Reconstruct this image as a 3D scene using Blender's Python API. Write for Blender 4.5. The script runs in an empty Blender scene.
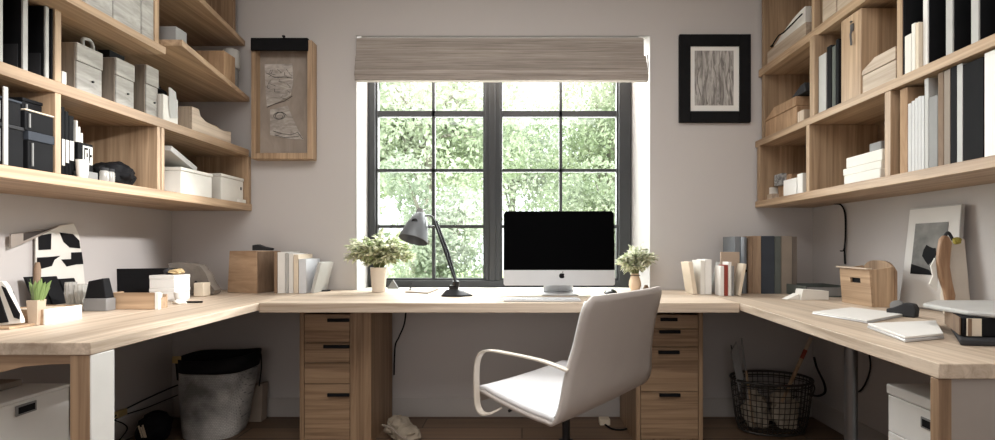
import bpy, bmesh, math, random
from mathutils import Vector, Matrix, noise
random.seed(7)
C = bpy.context.scene.collection
R = math.radians
# ------------------------------------------------------------------ camera model (photo measured in 995x440)
F, CX, CY, H = 453.6, 522.0, 247.0, 1.005
def at_z(px, py, z):
    s = (CY-py)/(z-H); return Vector(((px-CX)/s, F/s, z))
def at_y(px, py, y):
    s = F/y; return Vector(((px-CX)/s, y, H+(CY-py)/s))
def at_x(px, py, x):
    s = (px-CX)/x; return Vector((x, F/s, H+(CY-py)/s))
def yx(px, x): return F*x/(px-CX)
DT = 0.75          # desk top height
WL, WR, WB = -2.083, 1.732, 2.70

# ------------------------------------------------------------------ materials
def lin(c):
    c = c/255.0
    return c/12.92 if c <= 0.04045 else ((c+0.055)/1.055)**2.4
def rgb(r, g, b): return (lin(r), lin(g), lin(b), 1)
MATS = {}
def base_mat(name):
    m = bpy.data.materials.new(name); m.use_nodes = True
    nt = m.node_tree; b = nt.nodes['Principled BSDF']
    return m, nt, b
def plain(name, col, rough=0.6, metal=0.0, var=0.06, scale=14.0, bump=0.0, trans=0.0, spec=None):
    if name in MATS: return MATS[name]
    m, nt, b = base_mat(name)
    tc = nt.nodes.new('ShaderNodeTexCoord')
    n = nt.nodes.new('ShaderNodeTexNoise'); n.inputs['Scale'].default_value = scale; n.inputs['Detail'].default_value = 5
    nt.links.new(tc.outputs['Object'], n.inputs['Vector'])
    r = nt.nodes.new('ShaderNodeValToRGB')
    r.color_ramp.elements[0].position = 0.3; r.color_ramp.elements[1].position = 0.7
    r.color_ramp.elements[0].color = tuple(max(0, c*(1-var)) for c in col[:3])+(1,)
    r.color_ramp.elements[1].color = tuple(min(1, c*(1+var)) for c in col[:3])+(1,)
    nt.links.new(n.outputs['Fac'], r.inputs['Fac']); nt.links.new(r.outputs['Color'], b.inputs['Base Color'])
    b.inputs['Roughness'].default_value = rough; b.inputs['Metallic'].default_value = metal
    if spec is not None: b.inputs['Specular IOR Level'].default_value = spec
    if trans: b.inputs['Transmission Weight'].default_value = trans
    if bump:
        bp = nt.nodes.new('ShaderNodeBump'); bp.inputs['Strength'].default_value = bump; bp.inputs['Distance'].default_value = 0.004
        n2 = nt.nodes.new('ShaderNodeTexNoise'); n2.inputs['Scale'].default_value = scale*6
        nt.links.new(tc.outputs['Object'], n2.inputs['Vector'])
        nt.links.new(n2.outputs['Fac'], bp.inputs['Height']); nt.links.new(bp.outputs['Normal'], b.inputs['Normal'])
    MATS[name] = m
    return m
def streak(name, c1, c2, axis='x', along=1.3, across=38.0, rough=0.5, bump=0.12, c3=None, contrast=(0.32, 0.68)):
    """streaky material with the grain along one axis (wood, woven cloth, etching)"""
    if name in MATS: return MATS[name]
    m, nt, b = base_mat(name)
    tc = nt.nodes.new('ShaderNodeTexCoord')
    mp = nt.nodes.new('ShaderNodeMapping')
    sc = [across]*3; sc['xyz'.index(axis)] = along
    mp.inputs['Scale'].default_value = sc
    nt.links.new(tc.outputs['Object'], mp.inputs['Vector'])
    n = nt.nodes.new('ShaderNodeTexNoise'); n.inputs['Scale'].default_value = 1.0; n.inputs['Detail'].default_value = 6; n.inputs['Distortion'].default_value = 0.9
    n.inputs['Roughness'].default_value = 0.62
    nt.links.new(mp.outputs['Vector'], n.inputs['Vector'])
    r = nt.nodes.new('ShaderNodeValToRGB'); e = r.color_ramp.elements
    e[0].position, e[1].position = contrast; e[0].color = c1; e[1].color = c2
    nt.links.new(n.outputs['Fac'], r.inputs['Fac'])
    # broad tone change from board to board
    n2 = nt.nodes.new('ShaderNodeTexNoise'); n2.inputs['Scale'].default_value = 0.16; n2.inputs['Detail'].default_value = 2
    nt.links.new(mp.outputs['Vector'], n2.inputs['Vector'])
    mx = nt.nodes.new('ShaderNodeMix'); mx.data_type = 'RGBA'; mx.blend_type = 'MULTIPLY'
    r2 = nt.nodes.new('ShaderNodeValToRGB'); r2.color_ramp.elements[0].color = (0.78, 0.77, 0.76, 1); r2.color_ramp.elements[1].color = (1.08, 1.08, 1.08, 1)
    r2.color_ramp.elements[0].position = 0.35; r2.color_ramp.elements[1].position = 0.65
    nt.links.new(n2.outputs['Fac'], r2.inputs['Fac'])
    mx.inputs['Factor'].default_value = 1.0
    nt.links.new(r.outputs['Color'], mx.inputs['A']); nt.links.new(r2.outputs['Color'], mx.inputs['B'])
    nt.links.new(mx.outputs['Result'], b.inputs['Base Color'])
    b.inputs['Roughness'].default_value = rough
    bp = nt.nodes.new('ShaderNodeBump'); bp.inputs['Strength'].default_value = bump; bp.inputs['Distance'].default_value = 0.002
    nt.links.new(n.outputs['Fac'], bp.inputs['Height']); nt.links.new(bp.outputs['Normal'], b.inputs['Normal'])
    MATS[name] = m
    return m
def oak(axis): return streak('oak_'+axis, rgb(144, 117, 91), rgb(196, 168, 138), axis)
def oakd(axis): return streak('oak_dark_'+axis, rgb(124, 97, 73), rgb(172, 143, 114), axis)
def oakp(axis): return streak('oak_pale_'+axis, rgb(172, 152, 132), rgb(216, 199, 180), axis)

white = plain('white_paint', rgb(226, 224, 220), 0.5, var=0.02)
paper = plain('paper_white', rgb(222, 219, 212), 0.8, var=0.04)
cream = plain('cream', rgb(214, 200, 180), 0.7, var=0.05)
black = plain('black_matte', rgb(24, 24, 26), 0.7, var=0.15, spec=0.12)
blackg = plain('black_gloss', rgb(10, 10, 11), 0.25, var=0.1)
screenm = plain('screen_black', rgb(1, 1, 2), 0.4, var=0.1, spec=0.03)
darkg = plain('dark_grey', rgb(54, 54, 56), 0.7, var=0.1, spec=0.15)
midg = plain('mid_grey', rgb(128, 127, 126), 0.6, var=0.08)
lightg = plain('light_grey', rgb(176, 175, 172), 0.6, var=0.05)
alum = plain('aluminium', rgb(205, 206, 208), 0.32, metal=0.35, var=0.02)
chrome = plain('dull_steel', rgb(120, 120, 122), 0.3, metal=0.9, var=0.05)
darkmet = plain('dark_metal', rgb(40, 40, 43), 0.4, metal=0.5, var=0.1)
wire = plain('wire_black', rgb(58, 54, 50), 0.5, metal=0.3, var=0.1)
gold = plain('brass', rgb(196, 172, 120), 0.35, metal=0.7, var=0.05)
shellm = plain('chair_shell', rgb(184, 176, 171), 0.5, var=0.02)
padm = plain('chair_pad', rgb(226, 226, 228), 0.5, var=0.02)
linen = streak('box_linen', rgb(146, 143, 138), rgb(190, 187, 182), 'y', 6, 30, 0.85, 0.2)
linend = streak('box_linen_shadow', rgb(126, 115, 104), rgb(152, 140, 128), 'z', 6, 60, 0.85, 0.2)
kraft = streak('kraft_card', rgb(150, 118, 88), rgb(186, 154, 122), 'z', 4, 30, 0.8)
brown = streak('brown_cover', rgb(108, 86, 68), rgb(138, 114, 92), 'z', 4, 30, 0.7)
taupe = plain('taupe_cover', rgb(136, 124, 112), 0.7)
slate = plain('slate_cover', rgb(62, 66, 73), 0.75, spec=0.12)
greengrey = plain('green_grey_cover', rgb(92, 96, 92), 0.75, spec=0.12)
red = plain('red_cover', rgb(142, 58, 46), 0.6)
felt = plain('grey_felt', rgb(128, 120, 112), 0.95, var=0.15, scale=20, bump=0.4)
framem = plain('window_frame_paint', rgb(46, 47, 49), 0.6, var=0.04)
glassy = plain('clear_tumbler', rgb(222, 220, 214), 0.2, trans=0.6, var=0.03)

def wall_mat():
    m, nt, b = base_mat('wall_paint')
    tc = nt.nodes.new('ShaderNodeTexCoord')
    n = nt.nodes.new('ShaderNodeTexNoise'); n.inputs['Scale'].default_value = 1.3; n.inputs['Detail'].default_value = 4
    nt.links.new(tc.outputs['Object'], n.inputs['Vector'])
    r = nt.nodes.new('ShaderNodeValToRGB')
    r.color_ramp.elements[0].color = rgb(188, 183, 181); r.color_ramp.elements[1].color = rgb(196, 191, 189)
    nt.links.new(n.outputs['Fac'], r.inputs['Fac']); nt.links.new(r.outputs['Color'], b.inputs['Base Color'])
    b.inputs['Roughness'].default_value = 0.85
    n2 = nt.nodes.new('ShaderNodeTexNoise'); n2.inputs['Scale'].default_value = 160
    nt.links.new(tc.outputs['Object'], n2.inputs['Vector'])
    bp = nt.nodes.new('ShaderNodeBump'); bp.inputs['Strength'].default_value = 0.05; bp.inputs['Distance'].default_value = 0.002
    nt.links.new(n2.outputs['Fac'], bp.inputs['Height']); nt.links.new(bp.outputs['Normal'], b.inputs['Normal'])
    return m
WALL = wall_mat()
def floor_mat():
    m, nt, b = base_mat('floor_planks')
    tc = nt.nodes.new('ShaderNodeTexCoord')
    br = nt.nodes.new('ShaderNodeTexBrick'); br.inputs['Scale'].default_value = 1.0
    br.inputs['Brick Width'].default_value = 1.5; br.inputs['Row Height'].default_value = 0.14
    br.inputs['Mortar Size'].default_value = 0.003; br.offset = 0.37
    br.inputs['Color1'].default_value = rgb(128, 103, 82); br.inputs['Color2'].default_value = rgb(108, 86, 68)
    br.inputs['Mortar'].default_value = rgb(44, 34, 27)
    nt.links.new(tc.outputs['Object'], br.inputs['Vector'])
    mp = nt.nodes.new('ShaderNodeMapping'); mp.inputs['Scale'].default_value = (1.5, 30, 30)
    nt.links.new(tc.outputs['Object'], mp.inputs['Vector'])
    n = nt.nodes.new('ShaderNodeTexNoise'); n.inputs['Detail'].default_value = 6; n.inputs['Scale'].default_value = 1
    nt.links.new(mp.outputs['Vector'], n.inputs['Vector'])
    r = nt.nodes.new('ShaderNodeValToRGB'); r.color_ramp.elements[0].color = (0.55, 0.55, 0.55, 1); r.color_ramp.elements[1].color = (1.2, 1.2, 1.2, 1)
    nt.links.new(n.outputs['Fac'], r.inputs['Fac'])
    mx = nt.nodes.new('ShaderNodeMix'); mx.data_type = 'RGBA'; mx.blend_type = 'MULTIPLY'; mx.inputs['Factor'].default_value = 1
    nt.links.new(br.outputs['Color'], mx.inputs['A']); nt.links.new(r.outputs['Color'], mx.inputs['B'])
    nt.links.new(mx.outputs['Result'], b.inputs['Base Color']); b.inputs['Roughness'].default_value = 0.5
    return m
def glass_mat():
    m, nt, b = base_mat('window_glass')
    nt.nodes.remove(b)
    out = nt.nodes['Material Output']
    t = nt.nodes.new('ShaderNodeBsdfTransparent'); t.inputs['Color'].default_value = (0.97, 0.99, 0.98, 1)
    g = nt.nodes.new('ShaderNodeBsdfGlossy'); g.inputs['Roughness'].default_value = 0.02
    mx = nt.nodes.new('ShaderNodeMixShader'); mx.inputs['Fac'].default_value = 0.05
    nt.links.new(t.outputs[0], mx.inputs[1]); nt.links.new(g.outputs[0], mx.inputs[2]); nt.links.new(mx.outputs[0], out.inputs[0])
    return m
def leaf_mat(name, c1, c2, scale=3.0, trans=0.5):
    m, nt, b = base_mat(name)
    out = nt.nodes['Material Output']
    tc = nt.nodes.new('ShaderNodeTexCoord')
    n = nt.nodes.new('ShaderNodeTexNoise'); n.inputs['Scale'].default_value = scale; n.inputs['Detail'].default_value = 3
    nt.links.new(tc.outputs['Object'], n.inputs['Vector'])
    r = nt.nodes.new('ShaderNodeValToRGB'); r.color_ramp.elements[0].position = 0.38; r.color_ramp.elements[1].position = 0.62
    r.color_ramp.elements[0].color = c1; r.color_ramp.elements[1].color = c2
    nt.links.new(n.outputs['Fac'], r.inputs['Fac'])
    nt.links.new(r.outputs['Color'], b.inputs['Base Color']); b.inputs['Roughness'].default_value = 0.6
    t = nt.nodes.new('ShaderNodeBsdfTranslucent'); nt.links.new(r.outputs['Color'], t.inputs['Color'])
    mx = nt.nodes.new('ShaderNodeMixShader'); mx.inputs['Fac'].default_value = trans
    nt.links.new(b.outputs[0], mx.inputs[1]); nt.links.new(t.outputs[0], mx.inputs[2]); nt.links.new(mx.outputs[0], out.inputs[0])
    return m
def weave_mat(name, c1, c2, sx, sz):
    m, nt, b = base_mat(name)
    tc = nt.nodes.new('ShaderNodeTexCoord')
    br = nt.nodes.new('ShaderNodeTexBrick'); br.inputs['Scale'].default_value = 1
    br.inputs['Brick Width'].default_value = sx; br.inputs['Row Height'].default_value = sz; br.inputs['Mortar Size'].default_value = 0.0006
    br.inputs['Color1'].default_value = c1; br.inputs['Color2'].default_value = c2; br.inputs['Mortar'].default_value = (0.22, 0.22, 0.22, 1)
    mp = nt.nodes.new('ShaderNodeMapping'); mp.inputs['Rotation'].default_value = (R(90), 0, 0)
    nt.links.new(tc.outputs['Object'], mp.inputs['Vector']); nt.links.new(mp.outputs['Vector'], br.inputs['Vector'])
    n = nt.nodes.new('ShaderNodeTexNoise'); n.inputs['Scale'].default_value = 5; n.inputs['Detail'].default_value = 4
    nt.links.new(tc.outputs['Object'], n.inputs['Vector'])
    r = nt.nodes.new('ShaderNodeValToRGB'); r.color_ramp.elements[0].color = (0.35, 0.35, 0.35, 1); r.color_ramp.elements[1].color = (1.5, 1.5, 1.5, 1)
    r.color_ramp.elements[0].position = 0.35; r.color_ramp.elements[1].position = 0.65
    nt.links.new(n.outputs['Fac'], r.inputs['Fac'])
    mx = nt.nodes.new('ShaderNodeMix'); mx.data_type = 'RGBA'; mx.blend_type = 'MULTIPLY'; mx.inputs['Factor'].default_value = 1
    nt.links.new(br.outputs['Color'], mx.inputs['A']); nt.links.new(r.outputs['Color'], mx.inputs['B'])
    nt.links.new(mx.outputs['Result'], b.inputs['Base Color']); b.inputs['Roughness'].default_value = 0.45
    return m

# ------------------------------------------------------------------ mesh helpers
def BM(): return bmesh.new()
def _faces(bm, vs, fs):
    b = [bm.verts.new(v) for v in vs]
    for f in fs:
        try: bm.faces.new([b[i] for i in f])
        except ValueError: pass
    return b
def box(bm, x0, x1, y0, y1, z0, z1, M=None):
    vs = [Vector(p) for p in ((x0,y0,z0),(x1,y0,z0),(x1,y1,z0),(x0,y1,z0),(x0,y0,z1),(x1,y0,z1),(x1,y1,z1),(x0,y1,z1))]
    if M is not None: vs = [M @ v for v in vs]
    _faces(bm, vs, [(0,3,2,1),(4,5,6,7),(0,1,5,4),(1,2,6,5),(2,3,7,6),(3,0,4,7)])
    return bm
def prism(bm, pts, off):
    """polygon of 3D points extruded by the vector off"""
    off = Vector(off); n = len(pts); p = [Vector(q) for q in pts]
    _faces(bm, p+[q+off for q in p], [tuple(range(n))[::-1], tuple(range(n, 2*n))]+[(i, (i+1) % n, n+(i+1) % n, n+i) for i in range(n)])
    bmesh.ops.recalc_face_normals(bm, faces=bm.faces)
    return bm
def plan(bm, pts, z0, z1):
    return prism(bm, [(p[0], p[1], z0) for p in pts], (0, 0, z1-z0))
def tube(bm, pts, r, seg=8, closed=False, flat=None):
    """round tube (or flat strip of half sizes flat=(a,b)) along points"""
    pts = [Vector(p) for p in pts]; n = len(pts); rings = []
    up = None
    for i in range(n):
        if closed: t = (pts[(i+1) % n]-pts[i-1])
        else: t = pts[min(i+1, n-1)]-pts[max(i-1, 0)]
        if t.length < 1e-9: t = Vector((0, 0, 1))
        t.normalize()
        if up is None:
            up = Vector((0, 0, 1)) if abs(t.z) < 0.9 else Vector((1, 0, 0))
        a = up-t*up.dot(t)
        if a.length < 1e-6: a = t.orthogonal()
        a.normalize(); up = a; b = t.cross(a)
        rr = r[i] if isinstance(r, (list, tuple)) else r
        ring = []
        if flat:
            for (u, v) in ((1,1),(-1,1),(-1,-1),(1,-1)): ring.append(bm.verts.new(pts[i]+a*u*flat[0]+b*v*flat[1]))
        else:
            for k in range(seg):
                an = 2*math.pi*k/seg
                ring.append(bm.verts.new(pts[i]+a*math.cos(an)*rr+b*math.sin(an)*rr))
        rings.append(ring)
    s = len(rings[0])
    for i in range(n if closed else n-1):
        A, B = rings[i], rings[(i+1) % n]
        for k in range(s):
            bm.faces.new((A[k], A[(k+1) % s], B[(k+1) % s], B[k]))
    if not closed:
        bm.faces.new(rings[0][::-1]); bm.faces.new(rings[-1])
    return bm
def lathe(bm, c, prof, seg=28, sx=1.0, sy=1.0, rot=0.0, M=None, cap=True):
    """profile of (radius, z) turned round the vertical through c"""
    rings = []
    for (r, z) in prof:
        ring = []
        for k in range(seg):
            a = 2*math.pi*k/seg
            v = Vector((math.cos(a)*r*sx, math.sin(a)*r*sy, z))
            if rot: v = Matrix.Rotation(rot, 3, 'Z') @ v
            if M is not None: v = M @ v
            ring.append(bm.verts.new(v+Vector(c)))
        rings.append(ring)
    for i in range(len(rings)-1):
        A, B = rings[i], rings[i+1]
        for k in range(seg): bm.faces.new((A[k], A[(k+1) % seg], B[(k+1) % seg], B[k]))
    if cap:
        if prof[0][0] > 1e-5: bm.faces.new(rings[0][::-1])
        if prof[-1][0] > 1e-5: bm.faces.new(rings[-1])
    bmesh.ops.remove_doubles(bm, verts=[v for v in rings[0]+rings[-1]], dist=1e-6)
    return bm
def curve_pts(ctrl, n=24):
    """Catmull-Rom through control points"""
    P = [Vector(p) for p in ctrl]; P = [P[0]*2-P[1]]+P+[P[-1]*2-P[-2]]; out = []
    m = len(P)-3
    for i in range(m):
        for k in range(n):
            t = k/n; a, b, c, d = P[i:i+4]
            out.append(0.5*((2*b)+(c-a)*t+(2*a-5*b+4*c-d)*t*t+(-a+3*b-3*c+d)*t**3))
    out.append(P[-2]); return out

WM = {}
def _link(name, bm, mat, bev, solid=0.0, sub=0):
    me = bpy.data.meshes.new(name); bm.to_mesh(me); bm.free()
    for p in me.polygons: p.use_smooth = True
    me.set_sharp_from_angle(angle=R(38))
    for m in (mat if isinstance(mat, (list, tuple)) else [mat]): me.materials.append(m)
    o = bpy.data.objects.new(name, me); C.objects.link(o)
    if solid:
        s = o.modifiers.new('solid', 'SOLIDIFY'); s.thickness = solid; s.offset = 0
    if sub:
        s = o.modifiers.new('sub', 'SUBSURF'); s.levels = sub; s.render_levels = sub
    if bev:
        b = o.modifiers.new('bev', 'BEVEL'); b.width = bev; b.segments = 2; b.limit_method = 'ANGLE'; b.angle_limit = R(40)
    return o
def tag(o, label=None, cat=None, group=None, kind=None):
    if label: o['label'] = label
    if cat: o['category'] = cat
    if group: o['group'] = group
    if kind: o['kind'] = kind
    return o
def T(name, label, cat, loc, rotz=0.0, group=None):
    o = bpy.data.objects.new(name, None); C.objects.link(o)
    o.location = loc; o.rotation_euler = (0, 0, rotz); o.empty_display_size = 0.05
    WM[o] = Matrix.Translation(Vector(loc)) @ Matrix.Rotation(rotz, 4, 'Z')
    return tag(o, label, cat, group)
def P(name, bm, mat, parent, bev=0.0015, local=False, label=None, **k):
    """a part (or sub-part) of a thing; mesh given in world coordinates unless local"""
    M = WM[parent]
    if not local: bm.transform(M.inverted())
    o = _link(name, bm, mat, bev, **k); o.parent = parent; WM[o] = M
    if label: o['label'] = label
    return o
def S(name, bm, mat, label, cat, group=None, bev=0.0015, kind=None, **k):
    """a thing that is a single mesh; its origin goes to the middle of its base"""
    xs = [v.co.x for v in bm.verts]; ys = [v.co.y for v in bm.verts]; zs = [v.co.z for v in bm.verts]
    c = Vector(((min(xs)+max(xs))/2, (min(ys)+max(ys))/2, min(zs)))
    bm.transform(Matrix.Translation(-c))
    o = _link(name, bm, mat, bev, **k); o.location = c; WM[o] = Matrix.Translation(c)
    return tag(o, label, cat, group, kind)
def ST(name, bm, mat, bev=0.0, parent=None, **k):
    """part of the setting"""
    if parent is not None: return P(name, bm, mat, parent, bev, **k)
    o = _link(name, bm, mat, bev, **k); WM[o] = Matrix.Identity(4)
    return tag(o, kind='structure')

# ------------------------------------------------------------------ the room
YR = -2.4          # rear wall behind the camera
ZC = 2.75
OX0, OX1, OZ0, OZ1 = -0.99, 0.762, DT-0.045, 2.267       # window opening in the back wall
WY = 2.90                                               # window plane
ST('floor', box(BM(), WL-0.1, WR+0.1, YR-0.1, 3.1, -0.06, 0), floor_mat())
ST('ceiling', box(BM(), WL-0.1, WR+0.1, YR-0.1, 3.1, ZC, ZC+0.08), plain('ceiling_paint', rgb(225, 222, 218), 0.9, var=0.01))
ST('wall_left', box(BM(), WL-0.12, WL, YR, 3.1, 0, ZC), WALL)
ST('wall_right', box(BM(), WR, WR+0.12, YR, 3.1, 0, ZC), WALL)
ST('wall_front', box(BM(), WL, WR, YR-0.12, YR, 0, ZC), WALL)
b = BM()
box(b, WL, OX0, WB, 3.0, 0, ZC); box(b, OX1, WR, WB, 3.0, 0, ZC)
box(b, OX0, OX1, WB, 3.0, OZ1, ZC); box(b, OX0, OX1, WB, 3.0, 0, OZ0)
ST('wall_back', b, WALL)
# reveals (white plaster) and sill
b = BM()
plan(b, [(OX0+0.0005, WB+0.002), (OX0+0.006, WB+0.002), (-0.975, 2.999), (OX0+0.0005, 2.999)], OZ0, OZ1-0.001)
plan(b, [(OX1-0.0005, WB+0.002), (0.690, WY), (0.690, 2.999), (OX1-0.0005, 2.999)], OZ0, OZ1-0.001)
box(b, OX0, OX1, WB+0.002, 2.999, OZ1-0.006, OZ1-0.0005)
ST('trim_1', b, plain('reveal_plaster', rgb(184, 181, 179), 0.8, var=0.01))
b = BM(); plan(b, [(OX0+0.008, WB+0.0), (OX1-0.003, WB+0.0), (0.688, 2.999), (-0.972, 2.999)], OZ0+0.001, DT-0.001)
ST('trim_2', b, plain('sill_paint', rgb(232, 228, 222), 0.6, var=0.01))
# baseboards with a stepped top
def baseboard(name, a, bpt, n):
    a, bpt, n = Vector(a), Vector(bpt), Vector(n); m = BM()
    prof = [(0.0005, 0.0), (0.016, 0.0), (0.016, 0.075), (0.011, 0.085), (0.011, 0.098), (0.004, 0.108), (0.0005, 0.108)]
    prism(m, [a+n*p+Vector((0, 0, z+0.0005)) for p, z in prof], bpt-a)
    ST(name, m, plain('baseboard_paint', rgb(176, 170, 166), 0.6, var=0.01))
baseboard('baseboard_back', (WL+0.017, WB, 0), (WR-0.017, WB, 0), (0, -1, 0))
baseboard('baseboard_left', (WL, YR+0.01, 0), (WL, WB-0.001, 0), (1, 0, 0))
baseboard('baseboard_right', (WR, YR+0.01, 0), (WR, WB-0.001, 0), (-1, 0, 0))

# window: dark steel frame, two casements with bars
fx0, fx1 = -0.974, 0.689
b = BM(); zb, zt = DT+0.0, OZ1-0.007
box(b, fx0, -0.931, WY-0.03, WY+0.05, zb, zt); box(b, 0.614, fx1, WY-0.03, WY+0.05, zb, zt)
box(b, -0.931, 0.614, WY-0.03, WY+0.05, zt-0.05, zt); box(b, -0.931, 0.614, WY-0.03, WY+0.05, zb, zb+0.042)
win = ST('window_1', b, framem, bev=0.003)
b = BM(); box(b, -0.236, -0.138, WY-0.02, WY+0.045, zb+0.042, zt-0.05); box(b, -0.205, -0.169, WY-0.034, WY-0.02, zb+0.042, zt-0.05)
ST('mullion', b, framem, 0.003, win)
b = BM()
for xa, xb in ((-0.931, -0.236), (-0.138, 0.614)):     # sash edges
    for (p, q) in ((xa, xa+0.012), (xb-0.012, xb)): box(b, p, q, WY-0.012, WY+0.03, zb+0.042, zt-0.05)
    box(b, xa+0.012, xb-0.012, WY-0.012, WY+0.03, zb+0.042, zb+0.056)
ST('sash', b, framem, 0.002, win)
b = BM()
for xa, xb in ((-0.918, -0.249), (-0.125, 0.601)):
    xm = (xa+xb)/2 if xa < -0.5 else 0.247
    if xa < -0.5: xm = -0.565
    box(b, xm-0.010, xm+0.010, WY-0.008, WY+0.02, zb+0.056, zt-0.05)
    for z, t in ((1.855, 0.019), (1.494, 0.010), (1.136, 0.010)): box(b, xa, xb, WY-0.008, WY+0.02, z-t, z+t)
ST('muntin', b, framem, 0.0015, win)
b = BM(); box(b, -0.931, -0.236, WY+0.024, WY+0.028, zb+0.04, zt-0.05); box(b, -0.138, 0.614, WY+0.024, WY+0.028, zb+0.04, zt-0.05)
ST('pane', b, glass_mat(), 0, win)
b = BM(); box(b, -0.187-0.011, -0.187+0.011, WY-0.046, WY-0.034, 1.25, 1.37); tube(b, [(-0.187, WY-0.046, 1.34), (-0.187, WY-0.07, 1.335), (-0.187, WY-0.072, 1.24)], 0.007)
# roman blind
bl = T('roman_blind', 'folded taupe woven roman blind hung at the top of the window', 'blind', (-0.115, 2.72, 1.98))
cloth = streak('blind_weave', rgb(134, 124, 117), rgb(188, 178, 170), 'x', 3.0, 190, 0.9, 0.35, contrast=(0.3, 0.7))
def blind_piece(x0, x1, prof):
    m = BM(); prism(m, [(x0, y, z) for y, z in prof], (x1-x0, 0, 0)); return m
bx0, bx1 = -0.980, 0.732
P('headrail', box(BM(), bx0+0.02, bx1-0.03, 2.705, 2.75, 2.215, 2.255), white, bl)
P('drop', blind_piece(bx0, bx1-0.012, [(2.685, 2.243), (2.680, 2.235), (2.676, 2.17), (2.672, 2.125), (2.688, 2.115), (2.70, 2.17), (2.70, 2.243)]), cloth, bl, 0.004)
for k, (z1, z0, yo) in enumerate(((2.133, 2.078, 0.0), (2.091, 2.038, -0.006), (2.051, 2.005, -0.012))):
    pr = [(2.672+yo, z1), (2.664+yo, (z1+z0)/2), (2.662+yo, z0+0.008), (2.670+yo, z0), (2.69, z0+0.003), (2.70, z1)]
    P('fold', blind_piece(bx0-0.002, bx1+0.004*(k), pr), cloth, bl, 0.004)
P('hem', blind_piece(bx0, bx1+0.008, [(2.655, 2.013), (2.650, 1.993), (2.652, 1.980), (2.685, 1.978), (2.69, 2.013)]), cloth, bl, 0.003)
P('cord', tube(BM(), [(bx1+0.010, 2.68, 2.14), (bx1+0.012, 2.675, 2.09), (bx1+0.011, 2.675, 2.0)], 0.003, 6), darkg, bl, 0)

# garden outside
ST('ground', box(BM(), -14, 14, 3.12, 26, -0.4, -0.3), plain('lawn', rgb(176, 190, 140), 0.9, var=0.2, scale=3))
bark = streak('bark', rgb(116, 112, 104), rgb(150, 146, 138), 'z', 3, 20, 0.9, 0.4)
lf = [leaf_mat('leaf_haze_pale', rgb(166, 178, 150), rgb(212, 218, 202), 1.2), leaf_mat('leaf_haze_mid', rgb(138, 152, 124), rgb(194, 202, 178), 1.3), leaf_mat('leaf_haze_grey', rgb(150, 162, 142), rgb(206, 212, 198), 1.4)]  # garden haze and glare are put into these washed-out leaf colours
def leaf(bm, p, d, n, L, w):
    """a folded, pointed leaf"""
    d = d.normalized(); s = d.cross(n)
    if s.length < 1e-4: s = d.orthogonal()
    s.normalize(); u = s.cross(d)
    q = [p, p+d*L*0.35+s*w+u*w*0.35, p+d*L*0.75+s*w*0.6+u*w*0.1, p+d*L-u*L*0.12, p+d*L*0.75-s*w*0.6+u*w*0.1, p+d*L*0.35-s*w+u*w*0.35, p+d*L*0.5-u*w*0.1]
    v = [bm.verts.new(x) for x in q]
    for f in ((0, 1, 6), (1, 2, 6), (2, 3, 6), (3, 4, 6), (4, 5, 6), (5, 0, 6)): bm.faces.new([v[i] for i in f])
def rvec():
    while True:
        v = Vector((random.uniform(-1, 1), random.uniform(-1, 1), random.uniform(-1, 1)))
        if 0.05 < v.length < 1: return v
def garden_tree(x, y, h, r, mat, label, n, size, seed):
    random.seed(seed)
    t = T('garden_tree', label, 'tree', (x, y, -0.3), 0, 'trees outside the window')
    b = BM(); top = Vector((x+random.uniform(-.2, .2), y, h*0.75))
    tube(b, curve_pts([(x, y, -0.3), (x+0.06, y, h*0.3), top], 6), [0.13-0.006*i for i in range(13)], 10)
    cl = []
    for i in range(16):
        c = Vector((x, y, h*0.56))+Vector((random.gauss(0, .45)*r, random.gauss(0, .3)*r, random.gauss(0, .42)*r*1.1))
        cl.append((c, r*random.uniform(0.28, 0.5)))
        tube(b, [Vector((x+0.05, y, h*random.uniform(0.25, 0.6))), (Vector((x, y, h*0.5))+c)/2, c], [0.045, 0.03, 0.008], 6)
    P('trunk', b, bark, t, 0)
    b = BM()
    for i in range(n):
        c, rr = random.choice(cl); v = rvec(); v = v.normalized()*(v.length**0.5)
        p = c+v*rr
        leaf(b, p, (rvec()+Vector((0, 0, -0.3))), rvec(), size*random.uniform(.6, 1.3), size*random.uniform(.22, .36))
    P('crown', b, mat, t, 0)
garden_tree(-1.75, 8.4, 6.2, 1.9, lf[0], 'pale loose-leaved tree seen behind the casement with the desk lamp', 16000, 0.115, 3)
garden_tree(2.0, 10.4, 6.0, 2.1, lf[1], 'fuller green tree seen behind the casement above the computer', 14000, 0.115, 5)
garden_tree(-0.35, 14.5, 7.0, 2.9, lf[2], 'grey-green tree standing farther off behind the window mullion', 9000, 0.17, 8)
garden_tree(-5.4, 14.0, 6.6, 2.4, lf[1], 'green tree seen along the window edge by the potted pale plant', 7000, 0.17, 11)
garden_tree(1.25, 6.1, 2.0, 0.85, lf[1], 'low dark green shrubby tree behind the computer screen', 6500, 0.075, 15)
garden_tree(-1.15, 6.0, 1.9, 0.8, lf[2], 'low grey-green shrubby tree behind the desk lamp arm', 6000, 0.075, 21)
random.seed(77)

# ------------------------------------------------------------------ desks
wk = T('worktop', 'u-shaped pale oak worktop running round three walls under the window', 'desk', (0, 2.35, DT-0.045))
g = 0.002
P('slab', plan(BM(), [(-1.197, 2.063), (0.99, 2.063), (0.99, WB-g), (-1.197, WB-g)], DT-0.044, DT), oakp('x'), wk, 0.002)
P('slab', plan(BM(), [(WL+g, 1.21), (-1.152, 1.21), (-1.1975, 2.063), (-1.1975, WB-g), (WL+g, WB-g)], DT-0.034, DT), oakp('y'), wk, 0.002)
P('slab', plan(BM(), [(0.912, 0.992), (WR-g, 0.992), (WR-g, WB-g), (0.9905, WB-g), (0.9905, 2.063)], DT-0.034, DT), oakp('y'), wk, 0.002)
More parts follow.
